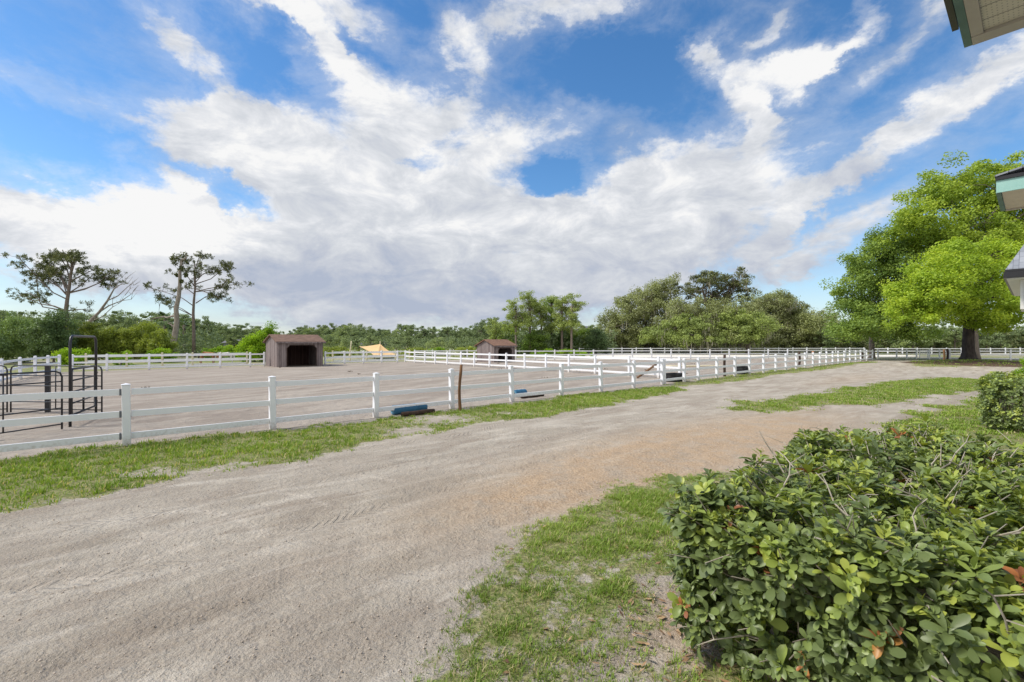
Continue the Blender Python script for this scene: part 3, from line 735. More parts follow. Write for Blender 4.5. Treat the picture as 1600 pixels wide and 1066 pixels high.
def fence(pts, label, cream=False, group='white three rail fences', scale=1.0, last_rails=True, dz=0.0, skip=(), jitter=.011):
    root = empty('rail_fence', (pts[0][0], pts[0][1], dz), 0, label, 'fence', group)
    p0 = Vector((pts[0][0], pts[0][1], 0))
    P = [Vector((p[0], p[1], 0)) - p0 for p in pts]
    for i, p in enumerate(P):
        o = bpy.data.objects.new('post', POST_CR if cream else POST_ME); col.objects.link(o); o.parent = root
        a = P[min(i + 1, len(P) - 1)] - P[max(i - 1, 0)]
        o.location = p; o.rotation_euler = (random.gauss(0, jitter), random.gauss(0, jitter), math.atan2(a.y, a.x)); o.scale = (1, 1, scale * random.uniform(.985, 1.015))
        if i < len(P) - 1 and i not in skip:
            d = P[i + 1] - p; L_ = d.length
            for z0, z1 in RAILS:
                r = bpy.data.objects.new('rail', RAIL_ME); col.objects.link(r); r.parent = root
                sag = random.gauss(0, .004)
                r.location = p + d.normalized() * .066 + Vector((0, 0, ((z0 + z1) / 2 + sag) * scale))
                r.rotation_euler = (0, random.gauss(0, .002), math.atan2(d.y, d.x)); r.scale = (L_ - .132, 1, scale)
    return root
def on_line(px, a, b):
    """point of line a-b on the bearing of photo column px"""
    k = (px - 800) / F; ax, ay = a[0], a[1]; dx, dy = b[0] - a[0], b[1] - a[1]
    t = (k * ay - ax) / (dx - k * dy)
    return (ax + dx * t, ay + dy * t)
FA = (-7.1, 8.39); FB = (6.87, 20.8); FC = (42.7, 52.9)
dF = Vector((FB[0] - FA[0], FB[1] - FA[1])).normalized()
front = [(FA[0] - dF.x * 2.34 * k, FA[1] - dF.y * 2.34 * k) for k in (4, 3, 2, 1)] + [on_line(p, FA, FB) for p in (198, 426, 587, 706, 800, 877, 939, 990)] + [FB]
f1 = fence(front, 'near white three rail vinyl fence running along the grass verge from the left edge')
far_px = [1035, 1069, 1091, 1120, 1148, 1171, 1193, 1212, 1228, 1244, 1258, 1270, 1281, 1291, 1301, 1310, 1319, 1328, 1337, 1345, 1354, 1363]
pf = [on_line(p, FB, FC) for p in far_px[1:]]
f2 = fence([(FB[0] + dF.x * .16, FB[1] + dF.y * .16)] + pf, 'white rail fence along the far part of the drive up to the lane opening')
C2 = pf[1]; CFAR = (-10.55, 45.0)
side_px = [1062, 1029, 983, 930, 889, 853, 820, 791, 765, 741, 720, 699, 680, 664, 648]
side = [on_line(p, C2, CFAR) for p in side_px] + [CFAR]
fence(side, 'white rail fence dividing the two riding arenas')
BA = CFAR; BB = (-27.6, 30.4)
back_r = [on_line(p, BA, BB) for p in (621, 596, 568, 538.5, 508)]
fence(back_r, 'white rail fence behind the arena to the right of the near shed')
back_l = [on_line(p, BA, BB) for p in (413, 391, 344, 292, 233, 167)] + [(-28.9, 29.9)]
fence(back_l, 'white rail fence behind the arena to the left of the near shed')
left = [tuple(G(93, 582)[:2]), tuple(G(75, 584)[:2]), tuple(G(55, 587.5)[:2]), tuple(G(32, 592)[:2]), tuple(G(3, 600)[:2]), (-22.3, 18.7), (-21.0, 16.4)]
fence(left, 'short white rail fence closing the left end of the arena behind the steel panels')
# second line behind the first, aged cream posts
nb = Vector((-.66, .75)); 
def off(p, d): return (p[0] + nb.x * d, p[1] + nb.y * d)
oa, ob = off(BA, 3.2), off(BB, 3.2)
rear = [on_line(p, oa, ob) for p in (640, 618, 597, 573, 547, 520)]
fence(rear, 'outer fence with cream posts behind the arena, right of the near shed', cream=True)
rear2 = [on_line(p, oa, ob) for p in (386, 345, 301, 254, 198, 135)]
fence(rear2, 'outer fence with cream posts behind the arena, in front of the ponies and shrubs', cream=True)
# fences of the far arena
back2 = [on_line(p, (.3, 49.5), (43.6, 57.2)) for p in np.linspace(806, 1352, 19)]
fence(back2, 'long white rail fence along the back of the far arena')
mid2 = [on_line(p, (-10.0, 50.5), (.3, 52.5)) for p in (648, 676, 703, 730, 757)]
fence(mid2, 'white rail fence behind the arena corner, left of the far shed')
back3 = [on_line(p, (10, 74), (62, 76)) for p in list(np.linspace(905, 1350, 21))]
fence(back3, 'farthest white rail fence under the mossy oaks')
back4 = [on_line(p, (40, 72), (95, 70)) for p in list(np.linspace(1364, 1640, 13))]
fence(back4, 'farthest white rail fence behind the lane, right of the mossy oaks')
lane = [on_line(p, (43.9, 54.6), (58, 50)) for p in (1372, 1401, 1417, 1432)]
fence(lane, 'white rail fence left of the small white gate beyond the lane')
lane2 = [on_line(p, (43.9, 54.6), (58, 48.4)) for p in (1484, 1530, 1579, 1632)]
fence(lane2, 'white rail fence behind the bright green tree')
lane3 = [on_line(p, (43.9, 54.6), (58, 49.8)) for p in (1452, 1468, 1483)]
fence(lane3, 'short white rail fence between the small gate and the two wooden posts')
# rail brackets on the first post in view
for z0, z1 in RAILS:
    p = Vector((FA[0], FA[1])) - dF * .088 - Vector((front[0][0], front[0][1]))
    m = MB(); m.box(-.018, .012, -.032, .032, z0 - .006, z1 + .006, bev=.003); b = m.build('rail_bracket', M['bracket'], f1); b.location = (p.x, p.y, 0); b.rotation_euler = (0, 0, TH)
# small gate
gp0 = Vector(on_line(1436, (43.9, 54.6), (58, 50)) + (0,)); gp1 = Vector(on_line(1450, (43.9, 54.6), (58, 50)) + (0,))
gt = empty('paddock_gate', gp0, math.atan2(gp1.y - gp0.y, gp1.x - gp0.x), 'small white barred paddock gate beyond the lane', 'gate')
gl = (gp1 - gp0).length
m = MB(); m.box(0, .07, -.03, .03, .05, 1.08); m.box(gl - .07, gl, -.03, .03, .05, 1.08)
for z in (.10, .98): m.box(.07, gl - .07, -.028, .028, z, z + .09)
m.build('gate_frame', M['vinyl'], gt)
m = MB()
for z in (.32, .54, .76): m.box(.072, gl - .072, -.02, .02, z, z + .08)
m.build('gate_bars', M['vinyl'], gt)

# ------------------------------------------------------------------ loose wooden posts
def stake(px, base, top, rad, mat, label, lean=0., cat='post', crook=.02):
    g = G(px, base); Zd = g.y; h = H + (HY - top) * Zd / F
    m = MB(); n = 7; pts = []
    for i in range(n):
        t = i / (n - 1)
        pts.append(Vector((lean * t + crook * math.sin(t * 6 + px), crook * math.cos(t * 5), -.15 + (h + .15) * t)))
    m.tube(pts, [rad * (1.08 - .2 * i / n + random.uniform(-.06, .06)) for i in range(n)], 10)
    o = m.build('wooden_post', mat, smooth=True); o.location = g; return tag(o, label, cat, 'wooden posts beside the white fences')
stake(718, 642, 570, .042, M['post_wood'], 'crooked brown wooden post by the near white fence', lean=.03)
stake(1132, 588.5, 554, .07, M['post_dark'], 'dark slim wooden post beside the far white fence near the black troughs')
stake(1249, 572, 549.5, .085, M['post_dark'], 'dark wooden post left of the orange one on the far fence')
stake(1270, 570.5, 549, .09, M['post_orange'], 'orange brown wooden post on the far fence')
stake(1347, 563.5, 548.5, .12, M['post_dark'], 'dark post at the far end of the fence by the lane opening')
stake(1475, 568, 546, .09, M['post_wood'], 'left brown post of the pair beside the bright green tree')
stake(1480, 571, 545, .085, M['post_dark'], 'right dark post of the pair beside the bright green tree')
stake(545, 560, 533, .08, M['vinyl_cream'], 'pale leaning pole behind the arena fence left of the tan sail', lean=.35, cat='pole')

# ------------------------------------------------------------------ sheds
def shed(origin, th, w, d, eave, ridge, roofmat, label):
    r = empty('run_in_shed', (origin[0], origin[1], 0), th, label, 'shed', 'wooden run in sheds in the arenas')
    t = .05
    # side and back walls (local x along the front, y to the back)
    def gable(x0, x1):
        m = MB(); P = [(0.052, 0), (d - .052, 0), (d - .052, eave), (d / 2, ridge - .03), (0.052, eave)]
        V = [(x0, y, z) for y, z in P] + [(x1, y, z) for y, z in P]; n = 5
        m.add(V, [tuple(range(n))[::-1], tuple(range(n, 2 * n))] + [(i, (i + 1) % n, n + (i + 1) % n, n + i) for i in range(n)]); return m
    gable(0, t).build('side_wall', M['shed_wood'], r); gable(w - t, w).build('side_wall', M['shed_wood'], r)
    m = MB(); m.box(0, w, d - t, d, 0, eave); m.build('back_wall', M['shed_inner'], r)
    # front wall with a wide opening, corners cut
    x0, x1 = w * .205, w * .845; top = eave - .30; ch = .22
    m = MB()
    ox = [(0, 0), (x0, 0), (x0, top - ch), (x0 + ch, top), (x1 - ch, top), (x1, top - ch), (x1, 0), (w, 0), (w, eave), (0, eave)]
    n = len(ox); V = [(x, 0, z) for x, z in ox] + [(x, t, z) for x, z in ox]
    qs = [(0, 1, 2, 9), (2, 3, 9), (3, 4, 8, 9), (4, 5, 8), (5, 6, 7, 8)]
    Fs = [q for q in qs] + [tuple(i + n for i in q[::-1]) for q in qs] + [(i, (i + 1) % n, n + (i + 1) % n, n + i) for i in range(n)]
    m.add(V, Fs); m.build('front_wall', M['shed_wood'], r)
    m = MB(); m.tube([(x0 - .02, -.015, .0), (x0 - .02, -.015, top - ch), (x0 + ch, -.015, top + .03), (x1 - ch, -.015, top + .03), (x1 + .02, -.015, top - ch), (x1 + .02, -.015, 0)], .022, 4)
    m.build('opening_trim', M['post_dark'], r)
    # roof
    ov = .22; sx = .16; sl_ = (ridge - eave) / (d / 2); th_ = .07
    m = MB()
    for sgn, y0 in ((1, -ov), (-1, d + ov)):
        ze = eave - sl_ * ov + .01
        V = []
        for x in (-sx, w + sx):
            V += [(x, y0, ze), (x, d / 2, ridge + .01), (x, d / 2, ridge + .01 + th_), (x, y0, ze + th_)]
        m.add(V, [(0, 1, 2, 3), (4, 7, 6, 5), (0, 4, 5, 1), (3, 2, 6, 7), (0, 3, 7, 4), (1, 5, 6, 2)])
    m.build('roof', roofmat, r)
    m = MB(); ze = eave - sl_ * ov
    m.box(-sx, w + sx, -ov - .032, -ov - .003, ze - .055, ze + .06); m.box(-sx, w + sx, d + ov + .003, d + ov + .032, ze - .055, ze + .06)
    m.build('fascia', M['shed_wood'], r)
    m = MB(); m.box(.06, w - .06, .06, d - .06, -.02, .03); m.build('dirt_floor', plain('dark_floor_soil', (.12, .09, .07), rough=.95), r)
    return r
shed((-18.3, 35.5), R(43), 3.5, 3.2, 2.0, 2.52, M['shed_roof'], 'near weathered wooden run in shed with a brown shingle roof')
shed((-1.75, 44.2), R(46), 2.95, 2.5, 1.66, 2.18, M['shed_roof_rust'], 'far smaller wooden run in shed with a rusty red roof')

def droppings():
    n = 26; x = rng.uniform(-24, 20, n); y = rng.uniform(12, 44, n)
    k = np.maximum(sdist(arena1, x, y), sdist(arena2, x, y)) > .8; x = x[k]; y = y[k]
    B = []; 
    for a, b in zip(x, y):
        for _ in range(rng.integers(3, 9)): B.append((a + rng.normal(0, .09), b + rng.normal(0, .09)))
    B = np.array(B); n = len(B); s = rng.uniform(.03, .06, n)
    base = np.array([[1, 0, 0], [-1, 0, 0], [0, 1, 0], [0, -1, 0], [0, 0, .8], [0, 0, -.8]], float) * rng.uniform(.7, 1.2, (n, 6, 1)) * s[:, None, None]
    V = (base + np.concatenate([B, np.full((n, 1), .02)], 1)[:, None]).reshape(-1, 3)
    f = np.array([[0, 2, 4], [2, 1, 4], [1, 3, 4], [3, 0, 4], [2, 0, 5], [1, 2, 5], [3, 1, 5], [0, 3, 5]])
    T = (f[None] + (np.arange(n) * 6)[:, None, None]).reshape(-1, 3)
    tag(mesh_np('manure', V, T, plain('dry_manure', (.14, .10, .06), (.07, .05, .03)), smooth=True), 'scattered dry droppings on the arena sand', 'manure', kind='stuff')
droppings()
# ------------------------------------------------------------------ steel round pen panels, far left
def panel(a, b, bars, label, h=1.285, foot=True, uprights=(.5,), rad=.018, name='pen_panel'):
    a = Vector(a); b = Vector(b); r = empty(name, (a.x, a.y, 0), math.atan2(b.y - a.y, b.x - a.x), label, 'pen panel', 'black steel pen panels')
    L_ = (b - a).length; m = MB(); c = .12
    m.tube([(0, 0, .02), (0, 0, h - c), (c * .3, 0, h - c * .3), (c, 0, h), (L_ - c, 0, h), (L_ - c * .3, 0, h - c * .3), (L_, 0, h - c), (L_, 0, .02)], rad, 8)
    m.build('frame', M['steel_black'], r, smooth=True)
    for z in bars:
        m = MB(); m.tube([(0.015, 0, z), (L_ - .015, 0, z)], rad * .8, 8); m.build('bar', M['steel_black'], r, smooth=True)
    for u in uprights:
        m = MB(); m.tube([(L_ * u, .008, bars[-1]), (L_ * u, .008, h)], rad * .75, 8); m.build('upright', M['steel_black'], r, smooth=True)
    return r
barz = (1.02, .74, .50, .31, .11)
panel((-9.82, 9.93, 0), (-10.45, 7.0, 0), (1.06, .78, .48, .13), 'near black steel pen panel running towards the camera behind the white fence', uprights=(.33, .66))
panel((-10.95, 12.15, 0), (-13.6, 12.35, 0), barz, 'far black steel pen panel running left from the arch', uprights=(.5,))
panel((-13.7, 12.35, 0), (-16.4, 11.6, 0), barz, 'black steel pen panel at the left edge beyond the far one', uprights=(.5,))
ar_ = empty('arch_gate_frame', (-10.0, 10.3, 0), math.atan2(12.0 - 10.3, -10.97 + 10.0), 'tall black steel arch frame rising over the pen panels', 'gate frame')
m = MB(); W = math.hypot(.97, 1.7); c = .16
m.tube([(0, 0, .0), (0, 0, 2.06 - c), (c * .3, 0, 2.06 - c * .3), (c, 0, 2.06), (W - c, 0, 2.06), (W - c * .3, 0, 2.06 - c * .3), (W, 0, 2.06 - c), (W, 0, 0)], .028, 10)
m.build('arch', M['steel_black'], ar_, smooth=True)
m = MB(); m.tube([(.08, 0, .25), (.08, 0, 1.27), (.12, 0, 1.3), (W - .12, 0, 1.3), (W - .08, 0, 1.27), (W - .08, 0, .25), (.08, 0, .25)], .026, 8); gg_ = m.build('gate_leaf', M['steel_black'], ar_, smooth=True)
for z in (1.04, .78, .52):
    m = MB(); m.tube([(.08, 0, z), (W - .08, 0, z)], .019, 8); m.build('gate_bar', M['steel_black'], gg_, smooth=True)
m = MB(); m.tube([(W * .5, 0.01, .25), (W * .5, 0.01, 1.3)], .022, 8); m.build('gate_upright', M['steel_black'], gg_, smooth=True)
m = MB()
for z in (.35, .95, 1.1): m.box(W + .02, W + .09, -.02, .02, z, z + .03)
m.build('hinge', M['steel_black'], ar_)
pz = G(69, 637); pz = Vector((-12.6, 12.25, 0))
m = MB(); m.box(-.05, .05, -.05, .05, -.1, 1.285, bev=.008); o = m.build('steel_post', M['steel_black']); o.location = (-12.7, 12.5, 0); o.rotation_euler = (0, 0, .4)
tag(o, 'thick black square post standing behind the far pen panel', 'post')
o.location.x = -12.75

# ------------------------------------------------------------------ blue barrels and poles on the ground
def barrel(p, th, L_, r, label):
    root = empty('barrel_jump', (p[0], p[1], 0), th, label, 'barrel', 'blue plastic barrels lying in the arena')
    m = MB(); prof = [(0, .86), (.012, .97), (.03, 1.), (.30, 1.), (.32, 1.05), (.345, 1.), (.64, 1.), (.66, 1.05), (.685, 1.), (.96, 1.), (.985, .97), (1., .86)]
    m.tube([(t * L_, 0, r) for t, k in prof], [r * k for t, k in prof], 24); m.build('barrel_body', M['blue_plastic'], root, smooth=False)
    m = MB()
    for k in (.62, .35):
        pts = [(-.004, r * k * math.cos(a), r + r * k * math.sin(a)) for a in np.linspace(0, 2 * PI, 21)]
        m.tube(pts, .008, 6, cap=False)
    m.build('end_ring', plain('pale_blue_rim', (.18, .42, .56), rough=.5), root)
    m = MB(); m.tube([(L_ * .0 - .03, -.02, r), (-.01, -.02, r)], .03, 8); m.build('bung', M['black_rubber'], root)
    return root
def pole(p, th, L_, r, mat, label, z=None, name='ground_pole', tilt=0):
    m = MB(); n = 6
    m.tube([(L_ * i / (n - 1), .01 * math.sin(i * 2.1), .006 * math.cos(i * 1.7)) for i in range(n)], [r * random.uniform(.93, 1.05) for i in range(n)], 12)
    o = m.build(name, mat, smooth=True); o.location = (p[0], p[1], r if z is None else z); o.rotation_euler = (0, -tilt, th); return tag(o, label, 'pole', 'wooden poles in the arenas')
b1 = G(613, 648.5); barrel(b1, TH, 1.0, .125, 'blue plastic barrel lying behind the third near fence post')
q = G(628, 651.5); pole(q, TH, .95, .062, M['post_dark'], 'rough brown log in front of the left blue barrel')
b2 = G(804, 621); barrel(b2, TH, .5, .13, 'blue plastic barrel lying just right of the fifth near fence post')
q = G(815, 623.0); pole(q, TH, 1.02, .07, M['post_dark'], 'rough brown log in front of the right blue barrel')
q = G(996, 591.5); L3 = 1.9
a0 = Vector((q.x, q.y, .05)); a1 = Vector((8.1, 25.2, .82)); dd = a1 - a0
m = MB(); m.tube([a0 - a0, dd * .5 + Vector((0, 0, -.02)), dd], [.055, .06, .05], 10); o = m.build('leaning_pole', M['post_wood'], smooth=True); o.location = a0
tag(o, 'brown wooden pole propped at a slant behind the near fence corner', 'pole', 'wooden poles in the arenas')
def trough(px, py, L_, w, h, label, th):
    g = G(px, py); m = MB(); n = 24; V = []; Fs = []
    def ring(k, z, ins):
        for i in range(n):
            a = 2 * PI * i / n; ca, sa = math.cos(a), math.sin(a)
            x = (L_ / 2 - ins) * math.copysign(abs(ca) ** .45, ca); y = (w / 2 - ins) * math.copysign(abs(sa) ** .6, sa)
            V.append((x, y, z))
    for k, (z, ins) in enumerate(((0, .05), (.03, .02), (h * .33, .015), (h * .36, .0), (h * .40, .015), (h * .66, .008), (h * .7, -.005), (h * .74, .008), (h - .03, -.0), (h - .03, -.025), (h, -.025), (h, .03), (.06, .07))): ring(k, z, ins)
    K = 13
    for k in range(K - 1):
        for i in range(n): Fs.append((k * n + i, k * n + (i + 1) % n, (k + 1) * n + (i + 1) % n, (k + 1) * n + i))
    Fs.append(tuple(range(n))[::-1]); Fs.append(tuple((K - 1) * n + i for i in range(n)))
    m.add(V, Fs); o = m.build('water_trough', M['black_rubber']); o.location = (g.x, g.y, 0); o.rotation_euler = (0, 0, th)
    return tag(o, label, 'trough', 'black oval troughs behind the fence')
trough(1053, 596, 1.15, .6, .4, 'black ribbed oval trough behind the fence, nearer of two', TH)
trough(1161, 584.6, .95, .55, .48, 'black ribbed oval trough behind the fence, farther and taller one', TH)
q = G(1035, 578); pole(q, R(8), 5.2, .06, M['vinyl_cream'], 'long cream pole resting low across the far arena', z=.25)

# ------------------------------------------------------------------ tan shade sail
def sail():
    Z0 = 55.
    r = empty('shade_sail', A(594, 560, Z0).to_tuple()[:2] + (0,), 0, 'tan pointed shade sail rising behind the arena fence', 'shade sail')
    base = Vector((A(594, 560, Z0).x, Z0, 0))
    pk = A(594, 537.5, Z0) - base
    cs = [A(561, 541.5, Z0 + 2) - base, A(632, 556.5, Z0 - 2) - base, A(585, 558, Z0 - 3) - base, A(612, 549, Z0 + 6) - base]
    order = [cs[0], cs[2], cs[1], cs[3]]
    m = MB(); n = 10; V = []; Fs = []
    for k in range(4):
        a, b = order[k], order[(k + 1) % 4]
        st = len(V)
        for i in range(n + 1):
            for j in range(n + 1):
                u = i / n; v = j / n
                edge = a.lerp(b, v); mid = (a + b) / 2; edge = edge.lerp((order[0] + order[1] + order[2] + order[3]) / 4, .35 * 4 * v * (1 - v) * .6)
                p = pk.lerp(edge, u); p.z = pk.z + (edge.z - pk.z) * (1 - (1 - u) ** 1.9)
                V.append(p)
        for i in range(n):
            for j in range(n):
                q = st + i * (n + 1) + j; Fs.append((q, q + 1, q + n + 2, q + n + 1))
    m.add(V, Fs); o = m.build('sail_cloth', M['sail'], r, smooth=True)
    so_ = o.modifiers.new('thick', 'SOLIDIFY'); so_.thickness = .02
    m = MB(); m.tube([(pk.x, 0, 0), (pk.x, 0, pk.z + .32)], .06, 8); m.build('mast', M['vinyl_cream'], r)
    for c_ in cs:
        m = MB(); m.tube([(c_.x, c_.y, 0), (c_.x, c_.y, max(.3, c_.z) + .05)], .04, 8); m.build('corner_post', M['post_dark'], r)
sail()

# ------------------------------------------------------------------ far houses
def far_house(px, py, Zd, w, d, h, rh, wall, label, th=0., wins=3):
    p = A(px, py, Zd)
    r = empty('house', (p.x, Zd, 0), th, label, 'house', 'houses among the far trees')
    m = MB(); m.box(-w / 2, w / 2, 0, d, -.5, h); m.build('wall', wall, r)
    m = MB(); V = [(-w / 2 - .4, -.4, h + .01), (w / 2 + .4, -.4, h + .01), (w / 2 + .4, d + .4, h + .01), (-w / 2 - .4, d + .4, h + .01), (-w / 2 - .4, d / 2, h + rh), (w / 2 + .4, d / 2, h + rh)]
    m.add(V, [(0, 1, 5, 4), (2, 3, 4, 5), (0, 4, 3), (1, 2, 5), (0, 3, 2, 1)]); m.build('roof', M['roof_grey'], r)
    for i in range(wins):
        x = -w / 2 + w * (i + .5) / wins
        m = MB(); m.box(x - .55, x + .55, -.06, -.004, h * .36, h * .78); f = m.build('window', M['wall_white'], r)
        m = MB(); m.box(x - .45, x + .45, -.075, -.062, h * .4, h * .74); m.build('pane', M['glass'], f)
    m = MB(); m.box(w * .36, w * .36 + 1., -.05, -.004, 0, h * .72); m.build('door', M['post_dark'], r)
    return r
far_house(579, 540, 118, 5.2, 6, 1.6, .9, M['house_grey'], 'pale grey house low among the trees above the tan sail', wins=4)
far_house(358, 540, 108, 2.6, 4, 1.9, .8, M['house_grey'], 'small grey cabin among trees right of the tall pine', wins=1)
far_house(930, 540, 112, 3.0, 5, 4.6, 1.5, M['house_beige'], 'beige gabled house half hidden left of the mossy oaks', th=R(60), wins=2)

# ------------------------------------------------------------------ house beside the camera
hs = empty('house', (0, 0, 0), TH, 'house with vented beige soffits and grey shingle roof at the right edge', 'house')
def hbox(name, mat, *b, parent=None, bev=0.0):
    m = MB(); m.box(*b, bev=bev); return m.build(name, mat, parent or hs)
# local x runs along the facade, local y points to the drive
# nearest roof corner
hbox('soffit', M['soffit'], -6, 4.40, -1.3, .235, 4.0, 4.03)
hbox('soffit_trim', M['trim'], -6, 4.40, .236, .295, 3.985, 4.04)
hbox('soffit_trim', M['trim'], 4.402, 4.52, -1.3, .295, 3.98, 4.04)
hbox('fascia', M['teal_dark'], -6, 4.52, .297, .338, 3.985, 4.18)
hbox('fascia', M['trim'], 4.522, 4.535, -1.3, .338, 3.99, 4.18)
hbox('gutter', M['gutter'], -6, 4.36, .352, .385, 4.05, 4.2)
m = MB(); m.add([(-6, .38, 4.205), (4.52, .38, 4.205), (4.52, -3.2, 5.9), (-6, -3.2, 5.9), (-6, .38, 4.26), (4.52, .38, 4.26), (4.52, -3.2, 5.955), (-6, -3.2, 5.955)], [(0, 1, 2, 3), (4, 7, 6, 5), (0, 4, 5, 1), (1, 5, 6, 2), (3, 2, 6, 7), (0, 3, 7, 4)]); m.build('roof', M['roof_shingle'], hs)
# second roof corner along the facade
hbox('soffit', M['soffit_plain'], 9.42, 10.70, -1.3, .33, 4.03, 4.05)
hbox('fascia', M['teal'], 9.385, 9.415, -1.3, .38, 4.02, 4.19)
hbox('fascia', M['teal_dark'], 9.42, 10.75, .335, .385, 4.015, 4.19)
hbox('soffit_trim', M['trim'], 10.702, 10.76, -1.3, .33, 4.01, 4.06)
hbox('gutter', M['gutter'], 9.365, 10.8, -1.3, .388, 4.192, 4.24)
m = MB(); m.add([(9.35, .395, 4.243), (10.85, .395, 4.243), (10.85, -3.2, 5.0), (9.35, -3.2, 5.0), (9.35, .395, 4.265), (10.85, .395, 4.265), (10.85, -3.2, 5.03), (9.35, -3.2, 5.03)], [(0, 1, 2, 3), (4, 7, 6, 5), (0, 4, 5, 1), (1, 5, 6, 2), (3, 2, 6, 7), (0, 3, 7, 4)]); m.build('roof', M['roof_shingle'], hs)
# far wing
hbox('bay_wall', M['wall_white'], 22.6, 24.6, -7, .37, 3.02, 3.98)
hbox('wall', M['wall_white'], 24.61, 30, -7, -.9, 0, 3.98)
hbox('soffit', M['wall_white'], 22.05, 30.3, -7.2, .66, 3.985, 4.02)
hbox('gutter', M['gutter'], 21.95, 30.4, -7.3, .73, 4.025, 4.22)
hbox('gutter', M['gutter'], 21.99, 30.4, -7.3, .70, 4.23, 4.30)
m = MB(); C0 = (22.02, .69, 4.305); T0 = (26.5, -.62, 7.5)
m.add([C0, (22.02, -7.3, 4.305), (26.5, -6.2, 7.5), T0, (30.4, .69, 4.305), (30.4, -.62, 7.5), (30.4, -6.2, 7.5), (30.4, -7.3, 4.305)], [(0, 1, 2, 3), (0, 3, 5, 4), (3, 2, 6, 5), (1, 7, 6, 2), (0, 4, 7, 1), (4, 5, 6, 7)]); m.build('roof', M['roof_shingle'], hs)
w_ = hbox('window', M['wall_white'], 22.56, 22.598, -.95, .28, 3.1, 3.9)
hbox('pane', M['glass'], 22.545, 22.558, -.9, .22, 3.16, 3.84, parent=w_)
hbox('wall', M['wall_white'], -6, 24.59, -1.7, -1.32, 0, 3.0)
hbox('wall', M['wall_white'], -6, 22.4, -1.7, -1.32, 3.003, 3.99)
for x in (6.5, 13, 18):
    f = hbox('window', M['wall_white'], x - .6, x + .6, -1.318, -1.28, 1.0, 2.3)
    hbox('pane', M['glass'], x - .5, x + .5, -1.278, -1.265, 1.08, 2.22, parent=f)

# ------------------------------------------------------------------ leaf tools
def rand_dirs(n, up=0.):
    v = rng.normal(size=(n, 3)); v[:, 2] = v[:, 2] + up; v /= np.linalg.norm(v, axis=1, keepdims=True) + 1e-9; return v
def cards(P, nrm, size, aspect=.5, along=None):
    """diamond shaped leaves: centre P, normal nrm, length size"""
    n = len(P)
    a = rng.normal(size=(n, 3)) if along is None else along
    a = a - nrm * np.sum(a * nrm, 1, keepdims=True); a /= np.linalg.norm(a, axis=1, keepdims=True) + 1e-9
    b = np.cross(nrm, a)
    s = size[:, None]
    V = np.stack([P - a * s * .5, P + b * s * aspect * .5 + a * s * .06, P + a * s * .5, P - b * s * aspect * .5 + a * s * .06], 1).reshape(-1, 3)
    return V, np.arange(n * 4).reshape(n, 4)
def clump_leaves(C, rad, per, size, flat=.6, up=.4, shell=.5):
    """leaf positions for clump centres C (k,3) with radii rad (k,)"""
    k = len(C); idx = np.repeat(np.arange(k), per); n = len(idx)
    d = rand_dirs(n); r = rng.random(n) ** shell
    off_ = d * (r * rad[idx])[:, None]; off_[:, 2] *= flat
    P = C[idx] + off_
    nr = rand_dirs(n, 0) * .8 + d * .5; nr[:, 2] += up; nr /= np.linalg.norm(nr, axis=1, keepdims=True)
    s = size * rng.uniform(.6, 1.3, n)
    return P, nr, s, idx, off_[:, 2] / (rad[idx] * flat + 1e-6)
def in_lobes(lobes, n, shell=.45):
    vol = np.array([l[3] * l[4] * l[5] for l in lobes]) ** .8; p = vol / vol.sum()
    i = rng.choice(len(lobes), n, p=p); Lb = np.array(lobes)[i]
    d = rand_dirs(n); r = rng.random(n) ** shell * rng.uniform(.82, 1.24, n)
    return Lb[:, :3] + d * r[:, None] * Lb[:, 3:6]
def limb(m, a, b, r0, r1, sag=.15, n=5, sides=6, wig=.05):
    a = Vector(a); b = Vector(b); L_ = (b - a).length; pts = []
    for i in range(n + 1):
        t = i / n; p = a.lerp(b, t); p.z += sag * L_ * math.sin(t * PI) * (1 - .3 * t)
        if 0 < i < n: p += Vector((random.gauss(0, wig), random.gauss(0, wig), random.gauss(0, wig))) * L_
        pts.append(p)
    m.tube(pts, [r0 + (r1 - r0) * (i / n) ** .8 for i in range(n + 1)], sides); return pts
